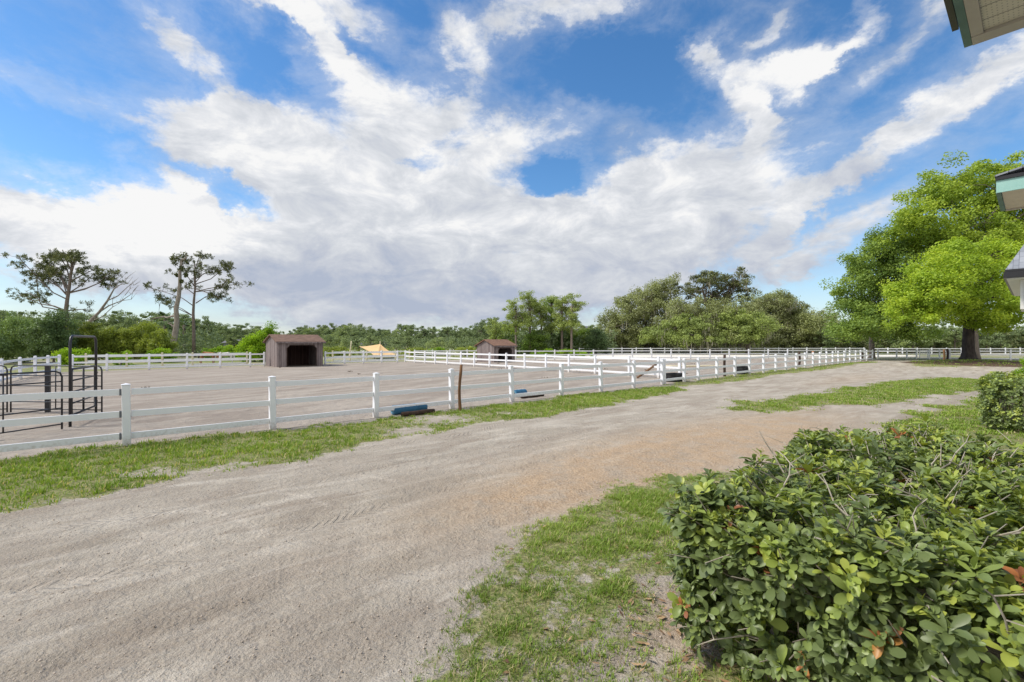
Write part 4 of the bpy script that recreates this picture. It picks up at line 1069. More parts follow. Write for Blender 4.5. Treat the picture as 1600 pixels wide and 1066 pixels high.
def tree(name, base, lobes, nclump, crad, per, lsize, lmat, bark, label, cat='tree', trunk_h=3., trunk_r=.4, flat=.6, nl=26, group=None, tb=(.2, .9), fork=None, aspect=.55, up=.4,
         flare=1.6, moss=0, lean=(0, 0), crownname='crown', shell=.45, lowcut=None, limb_r=.35):
    """lobes in metres relative to the trunk foot: (x, y, z, rx, ry, rz)"""
    z0 = float(gz(base[0], base[1]))
    root = empty(name, (base[0], base[1], z0), 0, label, cat, group)
    C = in_lobes(lobes, nclump, shell)
    if lowcut: C = C[C[:, 2] > lowcut]
    rad = crad * rng.uniform(.55, 1.35, len(C))
    P, nr, s, idx, hz_ = clump_leaves(C, rad, per, lsize, flat, up)
    ct = rng.uniform(0, 1, len(C))
    zt = (P[:, 2] - P[:, 2].min()) / (np.ptp(P[:, 2]) + 1e-6)
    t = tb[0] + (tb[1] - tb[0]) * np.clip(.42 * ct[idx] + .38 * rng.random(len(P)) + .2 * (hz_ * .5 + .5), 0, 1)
    V, Q = cards(P, nr, s, aspect)
    mesh_np(crownname, V, Q, lmat, root, tint=t)
    m = MB()
    top = Vector((lean[0], lean[1], trunk_h))
    n = 7; pts = []; rr = []
    for i in range(n + 1):
        k = i / n; pts.append(Vector((lean[0] * k + .04 * trunk_r * math.sin(k * 9), lean[1] * k, -.2 + (trunk_h + .2) * k))); rr.append(trunk_r * (1 + (flare - 1) * max(0, 1 - k * 3.5) ** 2) * (1 - .25 * k))
    m.tube(pts, rr, 12)
    forks = fork or [top]
    main = []
    sel = rng.choice(len(C), min(nl, len(C)), replace=False)
    cc = Vector(np.mean(C, axis=0))
    for q in sel:
        e_ = Vector(C[q]); s0 = forks[random.randrange(len(forks))] if fork else top
        st = pts[-1] - Vector((0, 0, random.uniform(0, .25) * trunk_h))
        if e_.z < st.z: st = pts[-2]
        if fork: st = s0
        pl_ = limb(m, st, e_, trunk_r * limb_r * random.uniform(.6, 1.2), trunk_r * .05, sag=.10, n=5, sides=6)
        main.append(pl_)
        for _ in range(2):
            o2 = C[rng.choice(len(C))]; j = random.choice((2, 3, 4)); o2 = Vector(o2)
            if (o2 - pl_[j]).length < 3.2 * crad + 2.5: limb(m, pl_[j], o2, trunk_r * .10, trunk_r * .03, n=3, sides=4)
    if fork:
        for f_ in fork: limb(m, pts[-1] - Vector((0, 0, .1)), f_, trunk_r * .62, trunk_r * .4, sag=.03, n=4, sides=9)
    m.build('trunk', bark, root, smooth=True)
    if moss:
        lo = C[rng.choice(len(C), moss)]
        n = moss * 16; pi_ = np.repeat(np.arange(moss), 16)
        B = lo[pi_] + rng.normal(0, crad * .4, (n, 3)) - np.array([0, 0, crad * flat * .5]); L_ = rng.uniform(.4, 1.6, n) * crad
        sx = rng.normal(0, 1, (n, 2)); sx /= np.linalg.norm(sx, axis=1, keepdims=True); w = .05 * crad * rng.uniform(.5, 1.5, n)
        S = np.concatenate([sx * w[:, None], np.zeros((n, 1))], 1)
        Dn = np.stack([rng.normal(0, .06, n), rng.normal(0, .06, n), -L_], -1)
        Vm = np.stack([B - S * .4, B + S * .4, B + Dn * .5 + S, B + Dn * .5 - S, B + Dn], 1).reshape(-1, 3); i = np.arange(n) * 5
        mesh_np('hanging_moss', Vm, [np.stack([i, i + 1, i + 2, i + 3], -1), np.stack([i + 3, i + 2, i + 4], -1)], M['moss'], root, tint=np.tile(rng.random(n), 2))['kind'] = 'stuff'
    return root
def L3d(px, py, Zd, base, rxp, ryp, dy=0, depth=None):
    """lobe from a photo bearing: centre pixel, depth, half sizes in pixels"""
    p = A(px, py, Zd + dy); k = (Zd + dy) / F
    return (p.x - base[0], p.y - base[1], p.z, rxp * k, (depth if depth else rxp * k), ryp * k)

# ------------------------------------------------------------------ bright lime tree with the dark trunk
bz = 37.0; LB = (LT.x, LT.y)
lob = [L3d(px, py, LT.y, LB, a, b, dy, dp) for px, py, a, b, dy, dp in (
    (1445, 470, 52, 38, -1, 3.0), (1520, 425, 62, 36, 0, 4.0), (1470, 440, 45, 30, -2, 3.0), (1570, 455, 70, 40, 1, 4.0), (1500, 480, 85, 28, -2.5, 3.2), (1620, 440, 60, 45, 0, 3.5), (1415, 492, 26, 20, -1, 2.0), (1590, 500, 60, 22, -1, 3.5), (1500, 398, 26, 16, 0, 2.), (1430, 505, 44, 14, -2, 2.5), (1560, 512, 60, 12, -1, 3.), (1480, 415, 34, 26, -1, 2.5), (1408, 472, 18, 14, -1, 1.6), (1450, 430, 20, 14, -2, 1.8), (1545, 395, 26, 16, 0, 2.))]
tree('lime_green_tree', LB, lob, 380, .8, 230, .17, M['leaf_lime'], M['bark_dark'], 'bright yellow green tree with a thick dark trunk on a mulch mound', trunk_h=3.0, trunk_r=.44, flat=.7, nl=22, tb=(.15, 1.), flare=1.75, shell=.4,
     fork=[Vector((-1.2, -.2, 4.3)), Vector((1.3, .3, 4.6)), Vector((.1, .5, 5.2))], aspect=.7, up=.7, limb_r=.3)
# ------------------------------------------------------------------ tall oak behind it
OB = (A(1519, 500, 50).x, 50)
lob = [L3d(px, py, 50, OB, a, b, dy, dp) for px, py, a, b, dy, dp in (
    (1560, 300, 75, 42, 0, 5), (1480, 315, 48, 40, 0, 4), (1430, 350, 40, 34, -1, 4), (1520, 370, 70, 32, -2, 4), (1600, 350, 70, 60, 0, 5), (1640, 300, 60, 50, 0, 5), (1500, 275, 46, 24, 0, 3), (1445, 305, 30, 26, 0, 3), (1440, 340, 34, 30, -2, 3), (1560, 400, 60, 30, 0, 4), (1590, 265, 50, 18, 0, 3.))]
tree('tall_oak', OB, lob, 430, 1.1, 210, .24, M['leaf_oakmid'], M['bark_grey'], 'tall yellow green oak rising behind the bright green tree', trunk_h=6.5, trunk_r=.55, flat=.7, nl=34, tb=(.1, .95), flare=1.4, shell=.5,
     fork=[Vector((-3.5, 0, 10)), Vector((2.5, 0, 10.5)), Vector((0, 1, 12))], aspect=.65, up=.6, limb_r=.34)
OB2 = (A(1362, 500, 56).x, 56)
lob = [L3d(px, py, 53, OB2, a, b, dy, dp) for px, py, a, b, dy, dp in (
    (1375, 405, 42, 42, 0, 4), (1345, 440, 26, 26, 0, 3), (1405, 440, 48, 36, -1, 4), (1330, 475, 28, 18, 0, 3), (1380, 485, 56, 26, -1, 5), (1420, 385, 36, 36, 0, 4), (1335, 512, 38, 20, -2, 4), (1400, 515, 55, 16, -1, 4), (1310, 450, 14, 10, 0, 2), (1430, 480, 45, 30, 0, 4), (1365, 372, 22, 14, 0, 2.))]
tree('dark_oak', OB2, lob, 400, 1.1, 200, .23, M['leaf_oak'], M['bark_grey'], 'dark green spreading oak left of the bright green tree', trunk_h=3.2, trunk_r=.33, flat=.7, nl=34, tb=(.25, .95), flare=1.4, shell=.5, aspect=.65, up=.5,
     fork=[Vector((-2.0, 0, 5.2)), Vector((1.6, 0, 5.6)), Vector((-.3, 1, 6.8))])
# ------------------------------------------------------------------ mossy oaks
def mossy(px, Zd, lobes, ncl, label, mat='leaf_moss', crad=1.25, per=150, ls=.30, moss=60, trunk_h=3.0, tr=.6, tb=(.1, .95), nl=30, flat=.75, fork=None, shell=.5):
    b = (A(px, 540, Zd).x, Zd)
    lob = [L3d(x, y, Zd, b, a, c, dy, dp) for x, y, a, c, dy, dp in lobes]
    return tree('mossy_oak', b, lob, int(ncl * 1.25), crad, per, ls, M[mat], M['bark_grey'], label, trunk_h=trunk_h, trunk_r=tr, flat=flat, nl=nl, tb=tb, moss=moss, group='mossy oaks beyond the far fence', shell=shell, fork=fork, aspect=.55)
mossy(1010, 88, [(1030, 452, 16, 24, 0, 3), (1012, 470, 34, 26, 0, 5), (985, 490, 40, 26, 0, 5), (1040, 490, 40, 34, 0, 5), (960, 515, 34, 24, 0, 5), (1000, 520, 50, 24, 0, 6), (1048, 440, 10, 14, 0, 2), (978, 468, 12, 14, 0, 2.)], 300, 'broad grey green mossy oak at the left end of the oak row, tip leaning right')
mossy(1120, 84, [(1100, 440, 26, 14, 0, 4), (1150, 440, 24, 16, 0, 4), (1120, 430, 20, 10, 0, 3), (1075, 455, 20, 14, 0, 3), (1165, 465, 14, 16, 0, 3), (1125, 465, 22, 14, 0, 3.)], 85, 'tall open topped oak with bare twisting limbs at the middle of the oak row', mat='leaf_pine', crad=.95, per=120, trunk_h=6.5, tr=.5, nl=40, moss=22, flat=.6, tb=(.3, 1), fork=[Vector((-2.2, 0, 9.)), Vector((1.8, 0, 9.4))])
mossy(1110, 80, [(1080, 485, 40, 24, 0, 4), (1130, 495, 44, 28, 0, 5), (1060, 515, 40, 22, 0, 5), (1110, 525, 60, 16, -2, 5), (1165, 505, 36, 28, 0, 5)], 300, 'mossy oak with grey green skirts in front of the open topped oak', moss=90)
mossy(1078, 76, [(1055, 515, 45, 16, 0, 4), (1095, 512, 42, 20, 0, 4), (1030, 528, 30, 10, 0, 3), (1080, 530, 60, 10, -1, 4)], 150, 'low brighter green oak with a dark slanting trunk behind the far fence', mat='leaf_olive', trunk_h=1.6, tr=.5, moss=20, tb=(.3, .95), crad=.95)
mossy(1168, 75, [(1160, 520, 38, 16, 0, 4), (1180, 512, 26, 22, 0, 4), (1140, 530, 36, 10, 0, 3), (1150, 500, 22, 14, 0, 3)], 140, 'low rounded green oak with twin pale trunks at the far fence', mat='leaf_olive', trunk_h=1.6, tr=.35, moss=14, tb=(.3, 1.), crad=.9)
mossy(1205, 92, [(1205, 480, 34, 22, 0, 5), (1185, 500, 34, 32, 0, 5), (1225, 505, 36, 30, 0, 5), (1215, 525, 46, 18, 0, 5), (1215, 466, 14, 12, 0, 3), (1238, 480, 14, 10, 0, 2.5)], 260, 'mossy oak with thin upper twigs at the right end of the oak row', moss=70)
mossy(1265, 90, [(1262, 512, 34, 24, 0, 5), (1292, 518, 26, 22, 0, 5), (1240, 525, 30, 16, 0, 4), (1280, 500, 22, 14, 0, 4)], 190, 'lower olive oak between the oak row and the dark green oak', moss=20, tb=(.3, 1))
# snag between them
def snag(px, py0, py1, Zd, r, label, dx=0, arms=()):
    a = A(px, py0, Zd); b = A(px + dx, py1, Zd); a.z = 0; base = Vector((a.x, a.y, 0)); m = MB()
    limb(m, Vector((0, 0, -.2)), b - base, r, r * .35, sag=0, n=8, sides=9, wig=.008)
    for (q, x, y) in arms:
        s0 = Vector((0, 0, 0)).lerp(b - base, q); e_ = A(x, y, Zd + random.uniform(-1, 1)) - base
        pts = limb(m, s0, e_, r * .4, r * .1, sag=.08, n=5, sides=6, wig=.04)
        for _ in range(3): limb(m, pts[random.choice((2, 3, 4))], e_ + Vector((random.uniform(-1, 1), random.uniform(-1, 1), random.uniform(-.3, 1))) * (e_ - s0).length * .3, r * .13, r * .04, n=3, sides=4)
    r_ = empty('dead_tree', base, 0, label, 'tree'); m.build('trunk', M['bark_pale'], r_, smooth=True); return r_
snag(1248, 540, 484, 94, .45, 'bare broken dead trunk sticking up at the right end of the oak row', arms=((.9, 1240, 480), (.92, 1254, 481)))

# ------------------------------------------------------------------ pines
def tufts(C, per, ln, w, spread=1.):
    n = len(C); idx = np.repeat(np.arange(n), per)
    d = rand_dirs(len(idx), .35); L_ = ln * rng.uniform(.6, 1.15, len(idx))
    P = C[idx] + d * (L_ * .5)[:, None]
    nr = np.cross(d, rng.normal(size=d.shape)); nr /= np.linalg.norm(nr, axis=1, keepdims=True) + 1e-9
    return cards(P, nr, L_, w, along=d) + (idx,)
def pine(px, pybase, Zd, trunk, limbs_, label, tr=.28, group=None, tuft=.34, per=16, dens=5, bark='bark_pine', name='pine_tree', spread=.65):
    """trunk: photo pixels up the stem; limbs: (height fraction index, [pixels...], tufts)"""
    base = A(px, pybase, Zd); base.z = 0
    root = empty(name, base, 0, label, 'tree', group)
    m = MB(); T = [A(x, y, Zd) - base for x, y in trunk]; T[0].z = -.2
    m.tube(T, [tr * (1 - .75 * i / (len(T) - 1)) for i in range(len(T))], 10)
    C = []
    for (x0, y0), path, nt_ in limbs_:
        dpt = random.uniform(-.22, .22)
        s0 = A(x0, y0, Zd) - base
        pts = [s0]; 
        for k, (x, y) in enumerate(path):
            Lk = (Vector((x - x0, y - y0)).length) * Zd / F
            pts.append(A(x, y, Zd) - base + Vector((0, dpt * Lk * 2, 0)))
        m.tube(pts, [tr * .24 * (1 - .8 * i / (len(pts) - 1)) + .012 for i in range(len(pts))], 6)
        for q in range(nt_):
            u = random.uniform(.35, 1.0) ** .6 * (len(pts) - 1); i = min(int(u), len(pts) - 2); p = pts[i].lerp(pts[i + 1], u - i)
            p2 = p + Vector((random.gauss(0, spread), random.gauss(0, spread), random.gauss(.05, spread * .4)))
            m.tube([p, (p + p2) / 2 + Vector((0, 0, -.05)), p2], [.03, .022, .012], 4)
            for _ in range(dens): C.append(p2 + Vector((random.gauss(0, .27), random.gauss(0, .27), random.gauss(0, .17))))
    m.build('trunk', M[bark], root, smooth=True)
    C = np.array(C)
    V, Q, idx = tufts(C, per, tuft, .22)
    ct = rng.random(len(C)); t = np.clip(.5 * ct[idx] + .5 * rng.random(len(idx)), 0, 1)
    mesh_np('needles', V, Q, M['leaf_pine'], root, tint=t)
    return root
pine(105, 556, 56, [(103, 556), (104, 510), (103, 488), (105, 470), (109, 445), (112, 420), (112, 400)],
     [((104, 486), [(80, 478), (50, 474), (20, 462), (2, 458)], 9), ((103, 486), [(70, 480), (62, 465), (45, 455)], 4),
      ((105, 468), [(88, 458), (74, 440), (60, 420), (50, 405)], 11), ((105, 462), [(85, 448), (66, 440), (45, 432)], 8), ((108, 458), [(85, 432), (55, 412), (38, 400)], 11),
      ((110, 440), [(100, 420), (85, 400), (75, 398)], 11), ((112, 425), [(105, 405), (98, 396)], 9), ((112, 418), [(116, 402), (118, 395)], 8),
      ((111, 430), [(122, 415), (130, 402)], 11), ((110, 440), [(125, 428), (140, 418)], 9), ((108, 458), [(130, 450), (148, 440), (165, 432)], 11), ((108, 458), [(130, 452), (150, 442), (160, 430), (170, 425)], 8),
      ((108, 458), [(128, 445), (150, 425)], 6), ((104, 486), [(120, 484), (142, 483)], 3), ((106, 465), [(96, 448), (84, 430), (72, 425)], 9), ((103, 486), [(68, 476), (42, 468), (32, 445), (26, 428)], 8), ((108, 450), [(96, 436), (92, 420)], 8), ((106, 462), [(72, 440), (40, 428), (22, 420)], 9), ((108, 456), [(86, 434), (62, 422), (35, 412)], 8)],
     'broad flat crowned pine above the shrubs at the far left', tr=.30, dens=6)
pine(303, 552, 60, [(303, 552), (303, 520), (302, 490), (303, 470), (305, 450), (305, 430), (304, 410)],
     [((304, 445), [(300, 425), (304, 402), (308, 396)], 9), ((305, 442), [(318, 432), (322, 412)], 10), ((306, 444), [(325, 435), (340, 418), (348, 412)], 11), ((305, 456), [(330, 454), (352, 449), (372, 444)], 9),
      ((305, 456), [(330, 452), (355, 449), (366, 440), (378, 447)], 6), ((306, 474), [(322, 464), (335, 462), (352, 464)], 10), ((304, 448), [(295, 430), (292, 412)], 7), ((302, 478), [(285, 466), (262, 458), (235, 450)], 7),
      ((302, 494), [(280, 482), (255, 472), (232, 458)], 8), ((302, 494), [(276, 480), (256, 474), (254, 486)], 4), ((304, 460), [(292, 452), (286, 440)], 5), ((305, 436), [(330, 420), (345, 425)], 8), ((303, 450), [(340, 462), (355, 468)], 3)],
     'tall pine with sparse spreading limbs right of the dead mossy trunk', tr=.22, dens=5)
snag(270, 550, 405, 58, .42, 'thick dead trunk draped in vines beside the tall pine', dx=15, arms=((.42, 236, 503), (.30, 262, 505), (.97, 275, 402), (.98, 292, 402)))
# tufts of air plants and vine at the top of the dead trunk
def vines(C, rad, n, label, size=.22, mat='leaf_pine', name='vine', flat=1.):
    C = np.array([list(c) for c in C]); P, nr, s, idx, hz_ = clump_leaves(C, np.array(rad), n, size, flat, .3)
    V, Q = cards(P, nr, s, .6); o = mesh_np(name, V, Q, M[mat], tint=rng.uniform(.1, .9, len(P))); return tag(o, label, 'vine')
vines([A(278, 402, 58), A(288, 400, 58), A(273, 410, 57.6), A(284, 420, 57.8), A(276, 430, 58), A(292, 408, 58.3), A(284, 440, 57.7), A(290, 430, 58), A(270, 404, 58)], [.6, .6, .45, .4, .3, .4, .3, .35, .4], 120, 'dark green vine clinging round the top of the dead trunk')
# leaning bare tree
def bare():
    Zd = 50; base = A(92, 556, Zd); base.z = 0
    r = empty('bare_tree', base, 0, 'leafless grey tree leaning right out of the shrubs at the left', 'tree'); m = MB()
    P = [A(*p, Zd) - base for p in ((92, 556), (118, 520), (140, 503), (155, 488), (168, 470), (178, 452), (188, 445))]; P[0].z = -.2
    m.tube(P, [.22, .19, .16, .13, .10, .06, .03], 9)
    for path, r0 in ((((178, 452), (183, 445), (184, 440)), .03), (((188, 445), (195, 440), (196, 436)), .028), (((155, 488), (170, 478), (190, 470), (205, 460)), .08), (((168, 470), (185, 462), (200, 448), (207, 443)), .06), (((190, 470), (205, 468), (208, 455)), .035), (((140, 503), (160, 495), (176, 480), (176, 468)), .06),
                     (((178, 452), (172, 446), (170, 452)), .025), (((188, 445), (200, 443), (209, 446)), .03), (((176, 480), (185, 475)), .03), (((195, 462), (203, 452), (203, 445)), .03)):
        pts = [A(*p, Zd + random.uniform(-.5, .5)) - base for p in path]; m.tube(pts, [r0 * (1 - .7 * i / (len(pts) - 1)) for i in range(len(pts))], 6)
        for _ in range(4):
            p = pts[random.randrange(1, len(pts))]; m.tube([p, p + Vector((random.uniform(-.3, .9), random.uniform(-.6, .6), random.uniform(.1, 1.)))], [.02, .008], 4)
    m.build('trunk', M['bark_pale'], r, smooth=True)
bare()
# pine stand beside the far shed
def standpine(px, ytop, Zd, tr, ytrunk, label, wob=0, cw=18, nclu=26):
    base = A(px, 550, Zd); base.z = 0; b = (base.x, Zd)
    lobes = []
    y = ytop + 10
    for k in range(5):
        lobes.append(L3d(px + random.uniform(-1, 1) * cw * .5 + wob * k, ytop + 8 + k * (ytrunk + 12 - ytop) / 5, Zd, b, cw * random.uniform(.7, 1.1), 9, 0, 1.9))
    return tree('slender_tree', b, lobes, int(nclu * 2.1), .72, 130, .2, M['leaf_olive'] if random.random() < .7 else M['leaf_oak'], M['bark_pine'], label, trunk_h=(H + (HY - ytop - 12) * Zd / F), trunk_r=tr, flat=.6, nl=18, tb=(.35, 1), flare=1.2, group='slender trees beside the far shed', limb_r=.3, shell=.6)
for a_ in ((806, 466, 72, .17, 500, 'leftmost slender tree of the stand, just right of the far shed', 0, 20, 26), (828, 457, 74, .21, 500, 'second slender tree from the left in the stand right of the far shed', 0, 20, 30), (846, 468, 76, .19, 505, 'third slender tree from the left in the stand, shorter and fuller', 0, 18, 30),
           (862, 462, 78, .2, 500, 'fourth slender tree from the left in the stand, dark straight trunk', 0, 18, 28), (878, 457, 74, .2, 498, 'fifth slender tree from the left in the stand, tallest at the right', 0, 20, 32), (893, 466, 72, .19, 505, 'rightmost slender tree of the stand with an open crown', 0, 16, 24), (775, 500, 76, .14, 515, 'small thin tree rising behind the far shed roof', 0, 14, 12)):
    standpine(*a_)

# ------------------------------------------------------------------ shrubs and hedgerow at the left
def shrub(px, ytop, ybase, Zd, wpx, mat, label, ncl=70, crad=.6, per=150, ls=.16, tb=(.1, .95), name='shrub', group='shrubs behind the arena fence', flat=.8, dp=1.6, nl=8):
    base = A(px, ybase, Zd); k = Zd / F; hgt = H + (HY - ytop) * k
    lob = [(0, 0, hgt * .52, wpx * .40 * k, dp, hgt * .46), (-wpx * .24 * k, 0, hgt * .40, wpx * .26 * k, dp * .8, hgt * .38), (wpx * .24 * k, -.3, hgt * .42, wpx * .26 * k, dp * .8, hgt * .38), (wpx * .08 * k, 0, hgt * .76, wpx * .18 * k, dp * .7, hgt * .16)]
    return tree(name, (base.x, Zd), lob, ncl, crad, per, ls, M[mat], M['bark_grey'], label, cat='shrub', trunk_h=hgt * .3, trunk_r=.09, flat=flat, nl=nl, tb=tb, flare=1.2, group=group, crownname='foliage', shell=.4)
shrub(20, 486, 565, 44, 110, 'leaf_cedar', 'feathery pale green cedar at the left edge behind the fence', 150, .7, tb=(.35, 1.))
shrub(84, 482, 565, 42, 62, 'leaf_cedar', 'dark green cedar below the broad pine', 130, .6, tb=(0, .55))
shrub(132, 500, 562, 45, 48, 'leaf_bush', 'olive bush right of the dark cedar', 80, .6, tb=(.05, .7))
shrub(172, 508, 562, 46, 62, 'leaf_bush', 'rounded yellow green bush below the bare leaning tree', 110, .6, tb=(.1, .8))
shrub(222, 504, 562, 47, 66, 'leaf_bush', 'tallest yellow green bush left of the dead trunk', 120, .6, tb=(.25, 1.))
shrub(255, 520, 560, 46, 34, 'leaf_bush', 'small yellow green bush at the foot of the dead trunk', 50, .5, tb=(.2, .9))
shrub(-40, 495, 570, 40, 90, 'leaf_cedar', 'dark cedar just outside the left edge', 80, .7, tb=(.1, .7))
shrub(116, 542, 566, 38, 50, 'leaf_bright', 'bright green leafy vine mound behind the arch frame', 34, .42, tb=(.3, 1.), group=None, dp=.7)
shrub(190, 547, 566, 39, 44, 'leaf_bright', 'low pale green vine behind the fence left of the yellow green bush', 20, .35, per=100, tb=(.3, .9), group=None, dp=.6)
shrub(250, 543, 562, 44, 60, 'leaf_bright', 'bright green weeds at the foot of the dead trunk', 30, .42, tb=(.2, .9), group=None, dp=.8)
shrub(345, 541, 560, 50, 84, 'leaf_bright', 'low bright green weeds between the tall pine and the near shed', 60, .45, tb=(.1, .85), group=None, dp=1.)
shrub(398, 518, 562, 46, 46, 'leaf_bright', 'bright lime shrub with big leaves left of the near shed', 90, .5, tb=(.35, 1.), group=None)
shrub(416, 503, 562, 47, 34, 'leaf_bright', 'taller bright green sapling close behind the near shed', 60, .6, tb=(.1, .75), group=None, dp=1.)
shrub(524, 541, 556, 62, 42, 'leaf_bush', 'low olive scrub right of the near shed behind the fence', 30, .5, tb=(.3, .9))
shrub(650, 545, 556, 66, 30, 'leaf_bush', 'olive clump right of the tan sail', 22, .5, tb=(.2, .8))
shrub(683, 543, 556, 68, 24, 'leaf_bright', 'small bright green clump between the sail and the far shed', 20, .5, tb=(.2, .8), group=None)
shrub(728, 541, 556, 66, 30, 'leaf_bush', 'yellow green clump left of the far shed', 26, .5, tb=(.4, 1.))
shrub(880, 546, 558, 60, 96, 'leaf_bright', 'low bright green weeds in front of the slender trees', 60, .4, tb=(.2, .9), group=None, dp=1.)
shrub(835, 515, 552, 74, 50, 'leaf_oak', 'leafy undergrowth shrub between the slender trunks', 60, .7, tb=(.2, .9), ls=.22)
shrub(880, 505, 552, 77, 46, 'leaf_oak', 'dark undergrowth tree at the foot of the slender trees', 60, .8, tb=(0, .55), ls=.22)
shrub(910, 513, 552, 79, 44, 'leaf_oakmid', 'green understorey tree right of the slender trees', 60, .8, tb=(.1, .6), ls=.24)
shrub(932, 512, 552, 74, 34, 'leaf_cedar', 'dark cedar left of the mossy oaks', 60, .8, tb=(0, .35), ls=.22)
shrub(790, 505, 552, 80, 40, 'leaf_oakmid', 'yellow green small tree behind the far shed', 60, .8, tb=(.1, .7), ls=.24)
shrub(1603, 556, 600, 21.5, 20, 'leaf_bright', 'light green shrub at the right edge beyond the clipped hedge', 60, .25, per=120, ls=.07, tb=(.2, .9), group=None, dp=.6)
# cabbage palm in the shade behind the dead trunk
def palm(px, pyc, Zd, label):
    base = A(px, 550, Zd); base.z = 0; c = A(px, pyc, Zd) - base
    r = empty('cabbage_palm', base, 0, label, 'palm'); m = MB(); m.tube([(0, 0, -.2), (0, 0, c.z * .5), (0, 0, c.z)], [.22, .2, .2], 10); m.build('trunk', M['bark_grey'], r, smooth=True)
    V = []; Q = []; n = 0
    for k in range(30):
        a = random.uniform(0, 2 * PI); e_ = random.uniform(-.7, 1.1); d = Vector((math.cos(a) * math.cos(e_), math.sin(a) * math.cos(e_), math.sin(e_)))
        hub = c + d * random.uniform(.7, 1.1); s_ = d.cross(Vector((0, 0, 1))).normalized()
        for j in range(11):
            f = (j - 5) / 5; dr = (d * math.cos(f * 1.3) + s_ * math.sin(f * 1.3)).normalized(); L_ = 1.0 * (1 - .25 * abs(f)); w = s_.cross(dr).normalized() * .0 + dr.cross(Vector((0, 0, 1))).normalized() * .06
            tip = hub + dr * L_ + Vector((0, 0, -.35 * L_))
            V += [hub, hub + dr * L_ * .5 + w, tip, hub + dr * L_ * .5 - w]; Q.append((n, n + 1, n + 2, n + 3)); n += 4
    mesh_np('fronds', np.array([list(v) for v in V]), np.array(Q), M['leaf_cedar'], r, tint=rng.uniform(0, .6, len(Q)))
palm(288, 508, 66, 'dark cabbage palm between the dead trunk and the tall pine')
palm(258, 500, 70, 'cabbage palm half hidden left of the dead trunk')

# ------------------------------------------------------------------ distant wood
def far_tree_mesh(kind):
    if kind == 0: lob = [(0, 0, 6, 3.2, 3, 2.6), (-1.5, 0, 4.5, 2.4, 2, 2), (1.7, 0, 4.8, 2.4, 2, 2), (0, 0, 2.2, 2.8, 2, 1.8)]
    elif kind == 1: lob = [(0, 0, 8.0, 2.0, 2, 1.5), (.8, 0, 6.3, 2.0, 2, 1.2), (-.9, 0, 5.2, 1.6, 1.6, 1.0)]
    elif kind == 2: lob = [(0, 0, 4.2, 3.6, 3, 3.0), (2, 0, 3., 2.6, 2, 2.2), (-2, 0, 3.0, 2.4, 2, 2.2)]
    else: lob = [(0, 0, 3.5, 1.7, 1.7, 3.2), (0, 0, 6.2, 1.0, 1, 2.0)]
    return lob
protos = []
for k in range(8):
    kind = (0, 1, 2, 3, 0, 1, 2, 0)[k]
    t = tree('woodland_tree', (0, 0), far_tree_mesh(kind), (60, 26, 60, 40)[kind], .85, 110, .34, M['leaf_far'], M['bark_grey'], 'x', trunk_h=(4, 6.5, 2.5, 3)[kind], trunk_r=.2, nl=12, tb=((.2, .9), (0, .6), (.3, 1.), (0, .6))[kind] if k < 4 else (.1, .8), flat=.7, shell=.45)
    protos.append((t, kind))
def copy_tree(root, loc, rz, scl):
    c = root.copy(); col.objects.link(c); c.location = loc; c.rotation_euler = (0, 0, rz); c.scale = (scl,) * 3 if isinstance(scl, float) else scl
    for ch in root.children:
        d = ch.copy(); col.objects.link(d); d.parent = c
    return c
kinds = ['rounded broadleaf tree', 'thin pine with a small high crown', 'low spreading grey green tree', 'narrow upright dark tree']
def wood(x0, x1, Z0, Z1, n, label_end, ytop, group, kk=(0, 1, 2, 3)):
    done = []
    for i in range(n):
        px = x0 + (x1 - x0) * (i + random.uniform(.1, .9)) / n; Zd = random.uniform(Z0, Z1)
        pr = [p for p in protos if p[1] in kk]; root, kind = random.choice(pr)
        want = H + (HY - ytop(px) - random.uniform(-6, 5)) * Zd / F
        s = max(.45, want / (8.6, 9.4, 7.0, 8.)[kind])
        if kind == 1: s *= 1.08
        p = A(px, 540, Zd); o = copy_tree(root, (p.x, Zd, 0), random.uniform(0, 6), (s * random.uniform(.95, 1.3), s * random.uniform(.95, 1.3), s))
        o['label'] = kinds[kind] + ' ' + label_end; o['group'] = group + ', ' + kinds[kind]
yt = lambda px: np.interp(px, [0, 60, 150, 200, 260, 320, 380, 430, 500, 560, 620, 680, 740, 790, 850, 930], [488, 492, 496, 490, 492, 506, 512, 520, 513, 512, 513, 516, 510, 500, 510, 505])
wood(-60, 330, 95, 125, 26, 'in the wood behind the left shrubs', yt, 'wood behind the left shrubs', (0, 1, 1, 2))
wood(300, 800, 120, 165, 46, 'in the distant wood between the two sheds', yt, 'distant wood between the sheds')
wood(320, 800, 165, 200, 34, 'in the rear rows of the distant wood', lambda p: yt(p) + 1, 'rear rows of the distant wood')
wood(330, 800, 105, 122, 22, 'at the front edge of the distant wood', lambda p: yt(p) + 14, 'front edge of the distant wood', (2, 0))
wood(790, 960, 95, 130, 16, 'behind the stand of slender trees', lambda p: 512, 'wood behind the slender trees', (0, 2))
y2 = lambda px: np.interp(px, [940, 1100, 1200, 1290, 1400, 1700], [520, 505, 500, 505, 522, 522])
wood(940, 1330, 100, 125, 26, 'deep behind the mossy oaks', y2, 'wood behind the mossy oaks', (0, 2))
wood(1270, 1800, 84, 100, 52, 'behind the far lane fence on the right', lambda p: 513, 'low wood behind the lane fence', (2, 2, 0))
for t, k in protos:
    for ch in list(t.children): bpy.data.objects.remove(ch)
    bpy.data.objects.remove(t)
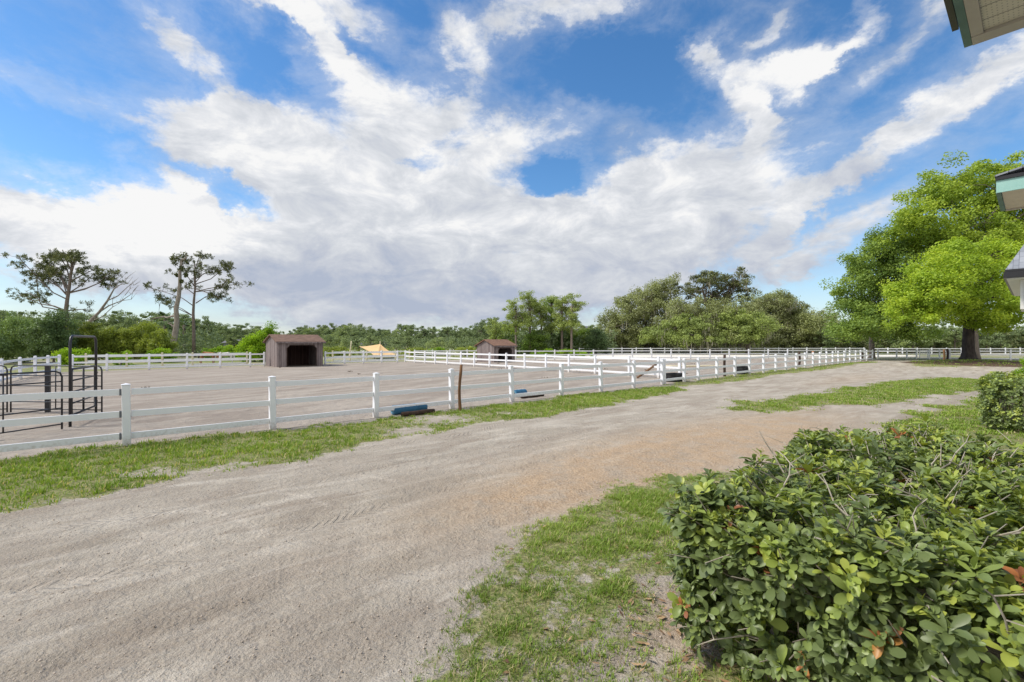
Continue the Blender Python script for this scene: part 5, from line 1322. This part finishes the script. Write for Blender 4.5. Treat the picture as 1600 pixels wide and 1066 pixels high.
# underbrush closing the foot of the woods
def brush(x0, x1, Z0, Z1, n, hmax, label, mat='leaf_far', ls=.4, tb=(.0, .6)):
    px = rng.uniform(x0, x1, n); Zd = rng.uniform(Z0, Z1, n)
    X = (px - 800) * Zd / F; C = np.stack([X, Zd, rng.random(n) ** 1.2 * hmax], -1)
    P, nr, s, idx, h_ = clump_leaves(C, rng.uniform(.6, 1.3, n), 26, ls, .8, .3)
    P[:, 2] = np.maximum(P[:, 2], .02)
    V, Q = cards(P, nr, s, .6); ct = rng.random(n)
    o = mesh_np('underbrush', V, Q, M[mat], tint=np.clip(tb[0] + (tb[1] - tb[0]) * (.5 * ct[idx] + .5 * rng.random(len(P))), 0, 1)); tag(o, label, 'underbrush', kind='stuff')
brush(-80, 340, 60, 92, 1500, 3.4, 'dense underbrush behind the left shrubs')
brush(300, 960, 112, 150, 2600, 3.2, 'dense underbrush along the foot of the distant wood')
brush(780, 960, 74, 95, 700, 3.6, 'undergrowth between the slender trees')
brush(930, 1850, 86, 112, 3600, 4.2, 'shaded undergrowth below the mossy oaks and right hand wood', mat='leaf_moss', tb=(0, .6))
brush(330, 800, 64, 100, 420, .5, 'low rough scrub across the field behind the arenas', mat='leaf_bush', ls=.3, tb=(.1, .8))

# ------------------------------------------------------------------ hedges with modelled leaves
def leaf_template():
    """obovate leaf along +x, folded on the midrib, tip curling down"""
    xs = [0, .18, .42, .68, .88, 1.0]; ws = [.015, .10, .19, .235, .17, .0]
    V = []; 
    for x, w in zip(xs, ws):
        z = .10 * math.sin(x * PI) - .10 * x * x
        V += [(x, -w, z + .16 * w), (x, 0, z - .25 * w * .6), (x, w, z + .16 * w)]
    Q = []
    for i in range(len(xs) - 1):
        a = i * 3; Q += [(a, a + 1, a + 4, a + 3), (a + 1, a + 2, a + 5, a + 4)]
    return np.array(V), np.array(Q)
LV, LQ = leaf_template()
def leaves_mesh(name, P, D, U, S, tint, parent, mat):
    """P leaf foot, D direction, U approximate face normal, S length"""
    D = D / (np.linalg.norm(D, axis=1, keepdims=True) + 1e-9)
    B = np.cross(U, D); B /= np.linalg.norm(B, axis=1, keepdims=True) + 1e-9; U = np.cross(D, B)
    wv = rng.uniform(.8, 1.2, len(P)); cv = rng.uniform(.0, 2., len(P))
    V = P[:, None] + S[:, None, None] * (LV[None, :, 0:1] * D[:, None] + (LV[None, :, 1:2] * wv[:, None, None]) * B[:, None] + (LV[None, :, 2:3] * cv[:, None, None]) * U[:, None])
    Q = LQ[None] + (np.arange(len(P)) * len(LV))[:, None, None]
    return mesh_np(name, V.reshape(-1, 3), Q.reshape(-1, 4), mat, parent, tint=np.repeat(tint, len(LQ)), smooth=True)
def hedge(x0, x1, y0, y1, h, nros, leaf, label, group, round_=.25, seed=1, twigs=420, dead=.004, name='hedge', bulge=.10, bright=1.0, face_w=(1, 1, 1, 1, 1), long_twigs=0):
    """block hedge in the house frame (x along, y towards the drive)"""
    cx, cy = (x0 + x1) / 2, (y0 + y1) / 2; hx, hy = (x1 - x0) / 2, (y1 - y0) / 2
    wc = E * cx - Nn * cy
    root = empty(name, (wc[0], wc[1], 0), TH, label, 'hedge', group)
    # points on the rounded box surface
    def surf(n):
        areas = np.array([4 * hx * hy * 1.2, 2 * hy * h, 2 * hy * h, 2 * hx * h, 2 * hx * h]) * np.array(face_w); f = rng.choice(5, n, p=areas / areas.sum())
        a = rng.uniform(-1, 1, n); b = rng.uniform(-1, 1, n); c = rng.random(n)
        X = np.where(f == 1, hx, np.where(f == 2, -hx, a * hx)); Y = np.where(f == 3, hy, np.where(f == 4, -hy, b * hy)); Z = np.where(f == 0, h, .10 * h + c * .9 * h)
        N_ = np.zeros((n, 3)); N_[f == 0, 2] = 1; N_[f == 1, 0] = 1; N_[f == 2, 0] = -1; N_[f == 3, 1] = 1; N_[f == 4, 1] = -1
        P = np.stack([X, Y, Z], -1)
        # rounding
        q = np.stack([np.clip(P[:, 0], -hx + round_, hx - round_), np.clip(P[:, 1], -hy + round_, hy - round_), np.minimum(P[:, 2], h - round_)], -1)
        d = P - q; ln = np.linalg.norm(d, axis=1, keepdims=True); ok = ln[:, 0] > 1e-6
        nn = np.where(ok[:, None], d / (ln + 1e-9), N_)
        P = np.where(ok[:, None], q + nn * round_, P)
        P[:, :2] -= nn[:, :2] * 0
        # lumpy surface
        u = P[:, 0] * 2.1 + P[:, 2] * 1.7 + seed; v = P[:, 1] * 2.1 - P[:, 2] * 1.3
        lump = (fbm(u, v, 3, seed) - .5) * bulge * 2 + (fbm(u * 4, v * 4, 2, seed + 5) - .5) * bulge * 1.1
        under = np.clip(.35 - P[:, 2] / h, 0, 1) * .35
        P = P + nn * (lump - under * (np.abs(nn[:, 2:3])[:, 0] < .5) * .6)[:, None]
        return P, nn
    P, nn = surf(nros)
    depth = rng.random(nros) ** 1.5 * .20
    hl = fbm(P[:, 0] * 2.2 + P[:, 1] * 2.6 + 40, P[:, 2] * 3.4 + P[:, 1] * 1.6, 3, seed + 3); depth = depth + sm(hl, .56, .68) * .22
    stick = np.where(rng.random(nros) < .12, rng.uniform(.01, .05, nros), 0)
    P = P - nn * depth[:, None] + nn * stick[:, None]; P[:, 2] += np.where((nn[:, 2] > .6) & (stick > 0), stick, 0)
    ax = nn * .8 + np.array([0, 0, .75]) + rng.normal(0, .32, (nros, 3)); ax /= np.linalg.norm(ax, axis=1, keepdims=True)
    per = 8
    ri = np.repeat(np.arange(nros), per); n = len(ri)
    j = np.tile(np.arange(per), nros)
    # frame of each shoot
    ref = np.tile(np.array([0.3, .9, .1]), (nros, 1)); b1 = np.cross(ax, ref); b1 /= np.linalg.norm(b1, axis=1, keepdims=True); b2 = np.cross(ax, b1)
    ph = j * 2.4 + rng.uniform(0, 6, nros)[ri] + rng.normal(0, .25, n)
    openb = np.where(j < 2, rng.uniform(.2, .6, n), rng.uniform(.75, 1.35, n))
    rad_ = np.cos(ph)[:, None] * b1[ri] + np.sin(ph)[:, None] * b2[ri]
    D = ax[ri] * np.cos(openb)[:, None] + rad_ * np.sin(openb)[:, None]; D[:, 2] -= .08
    U = ax[ri] * np.sin(openb)[:, None] - rad_ * np.cos(openb)[:, None] + rng.normal(0, .15, (n, 3))
    foot = P[ri] - ax[ri] * (j / per * .055 * leaf / .09)[:, None] + D * .006
    S = leaf * rng.uniform(.62, 1.15, n) * np.where(j < 2, .6, 1) * rng.uniform(.62, 1.3, nros)[ri]
    wp = np.stack([wc[0] + E[0] * P[:, 0] - Nn[0] * P[:, 1], wc[1] + E[1] * P[:, 0] - Nn[1] * P[:, 1], P[:, 2]], -1); dc = np.linalg.norm(wp - np.array([0, 0, H]), axis=1)
    S = S * (.42 + .58 * sm(dc, 1.35, 2.4))[ri]  # shoots clipped back where the hedge meets the path
    zt = np.clip(nn[:, 2], 0, 1)
    tone = (.37 + .07 * zt + .22 * (fbm(P[:, 0] * 1.8 + 3, P[:, 1] * 1.8, 3, seed + 9) - .3) + .24 * rng.random(nros)) * bright
    newg = (rng.random(nros) < .12 + .20 * zt) * rng.uniform(.15, .38, nros)
    t = np.clip(tone[ri] + newg[ri] + rng.normal(0, .07, n) + np.where(j < 2, .10, 0), .02, .90)
    dd = rng.random(nros) < dead; t = np.where(dd[ri] & (rng.random(n) < .6), rng.uniform(.955, 1, n), t)
    leaves_mesh('foliage', foot, D, U, S, t, root, M['leaf_hedge'])
    # twigs and inner branches
    m = MB(); P2, n2 = surf(twigs)
    for k in range(twigs):
        tip = Vector(P2[k]) + Vector(n2[k]) * random.uniform(-.06, .085)
        a = Vector((P2[k][0] * .78, P2[k][1] * .72, max(.05, P2[k][2] * random.uniform(.5, .85)))); md = (tip + a) / 2 + Vector((random.gauss(0, .05), random.gauss(0, .05), random.gauss(0, .04)))
        m.tube([a, md, tip], [.007, .005, .0025], 5, cap=False)
    for k in range(long_twigs):
        q = Vector(P2[random.randrange(twigs)]); nv = Vector((random.gauss(0, 1), random.gauss(0, 1), random.gauss(.2, .6))).normalized()
        a = q * .9; L_ = random.uniform(.18, .42); pts = [a + nv * L_ * t + Vector((0, 0, .10 * math.sin(t * PI) * L_ + .06 * t)) + Vector((random.gauss(0, .012), random.gauss(0, .012), random.gauss(0, .012))) for t in (0, .25, .5, .75, 1)]
        m.tube(pts, [.006, .005, .0042, .0034, .002], 5, cap=False)
        for t in (1, 2, 3):
            if random.random() < .7: m.tube([pts[t], pts[t] + Vector((random.gauss(0, .05), random.gauss(0, .05), random.uniform(0, .07)))], [.003, .0015], 4, cap=False)
    for k in range(28):
        x = random.uniform(-hx * .8, hx * .8); y = random.uniform(-hy * .8, hy * .8)
        m.tube([(x * .8, y * .8, -.05), (x * .9 + random.gauss(0, .05), y * .9, h * .4), (x, y, h * .8)], [.022, .016, .008], 6, cap=False)
    m.build('twigs', M['twig'], root, fix=False)
    return root
hedge(2.5, 6.25, -.62, 1.58, .98, 8200, .078, 'big leafy hedge with glossy green leaves filling the lower right foreground', 'clipped hedges beside the house', round_=.30, seed=4, bulge=.17, dead=.014, twigs=1200, long_twigs=190)
hedge(14.2, 17.2, -.7, .85, 1.12, 2600, .085, 'smaller clipped boxy hedge farther along the house at the right edge', 'clipped hedges beside the house', round_=.18, seed=12, twigs=120, bulge=.07)

# ------------------------------------------------------------------ ponies behind the fence
def pony(p, rz, coat, mane, label, graze=True, s=1.0):
    r = empty('pony', (p[0], p[1], 0), rz, label, 'pony', 'ponies behind the arena fence')
    # skeleton: x forward
    J = [((-.48, 0, .98), .17), ((-.15, 0, .93), .215), ((.20, 0, .95), .205), ((.48, 0, 1.0), .17)]
    Ed = [(0, 1), (1, 2), (2, 3)]
    def add(c, rr, par): J.append((c, rr)); Ed.append((par, len(J) - 1)); return len(J) - 1
    if graze: nk = [((.68, 0, .92), .12), ((.86, 0, .66), .095), ((.94, 0, .42), .085), ((1.0, 0, .22), .06), ((1.02, 0, .08), .045)]
    else: nk = [((.64, 0, 1.18), .12), ((.76, 0, 1.40), .09), ((.86, 0, 1.46), .085), ((1.02, 0, 1.34), .06), ((1.12, 0, 1.26), .045)]
    k = 3
    for c, rr in nk: k = add(c, rr, k)
    for sy in (-1, 1):
        k = add((-.52, .10 * sy, .78), .11, 0); k = add((-.44, .11 * sy, .60), .075, k); k = add((-.60, .11 * sy, .42), .045, k); k = add((-.57, .11 * sy, .12), .032, k); k = add((-.54, .11 * sy, .02), .045, k)
        k = add((.44, .10 * sy, .74), .09, 3); k = add((.45, .11 * sy, .45), .045, k); k = add((.45, .11 * sy, .12), .03, k); k = add((.48, .11 * sy, .02), .042, k)
    me = bpy.data.meshes.new('body'); me.from_pydata([Vector(c) for c, _ in J], Ed, [])
    o = bpy.data.objects.new('body', me); col.objects.link(o); o.parent = r; me.materials.append(coat)
    sk = o.modifiers.new('skin', 'SKIN'); 
    for i, (_, rr) in enumerate(J): me.skin_vertices[0].data[i].radius = (rr, rr)
    me.skin_vertices[0].data[1].use_root = True
    sb = o.modifiers.new('sub', 'SUBSURF'); sb.levels = 2; sb.render_levels = 2
    m = MB()
    m.tube([(-.62, 0, 1.02), (-.72, 0, .9), (-.76, 0, .6), (-.74, 0, .35)], [.03, .055, .06, .015], 7); m.build('tail', mane, r, smooth=True)
    m = MB(); c = [Vector(q[0]) for q in nk]
    m.tube([Vector((.5, 0, 1.16)), c[0] + Vector((.03, 0, .13)), c[1] + Vector((.07, 0, .08)), c[2] + Vector((.06, 0, .05))], [.03, .045, .04, .02], 6); m.build('mane', mane, r, smooth=True)
    m = MB()
    for sy in (-1, 1):
        e_ = c[2] + Vector((.0, .05 * sy, .07)); m.tube([e_, e_ + Vector((-.02, .02 * sy, .06)), e_ + Vector((0, .025 * sy, .11))], [.025, .028, .005], 6)
    m.build('ears', coat, r, smooth=True)
    r.scale = (s, s, s); return r
pony((A(325, 560, 39.5).x, 39.5), R(8), M['horse_brown'], M['horse_dark'], 'brown pony grazing behind the arena fence, left of the white one', s=.98)
pony((A(352, 560, 40.6).x, 40.6), R(205), M['horse_white'], M['horse_white'], 'white pony grazing nose to nose with the brown one behind the fence', s=.92)
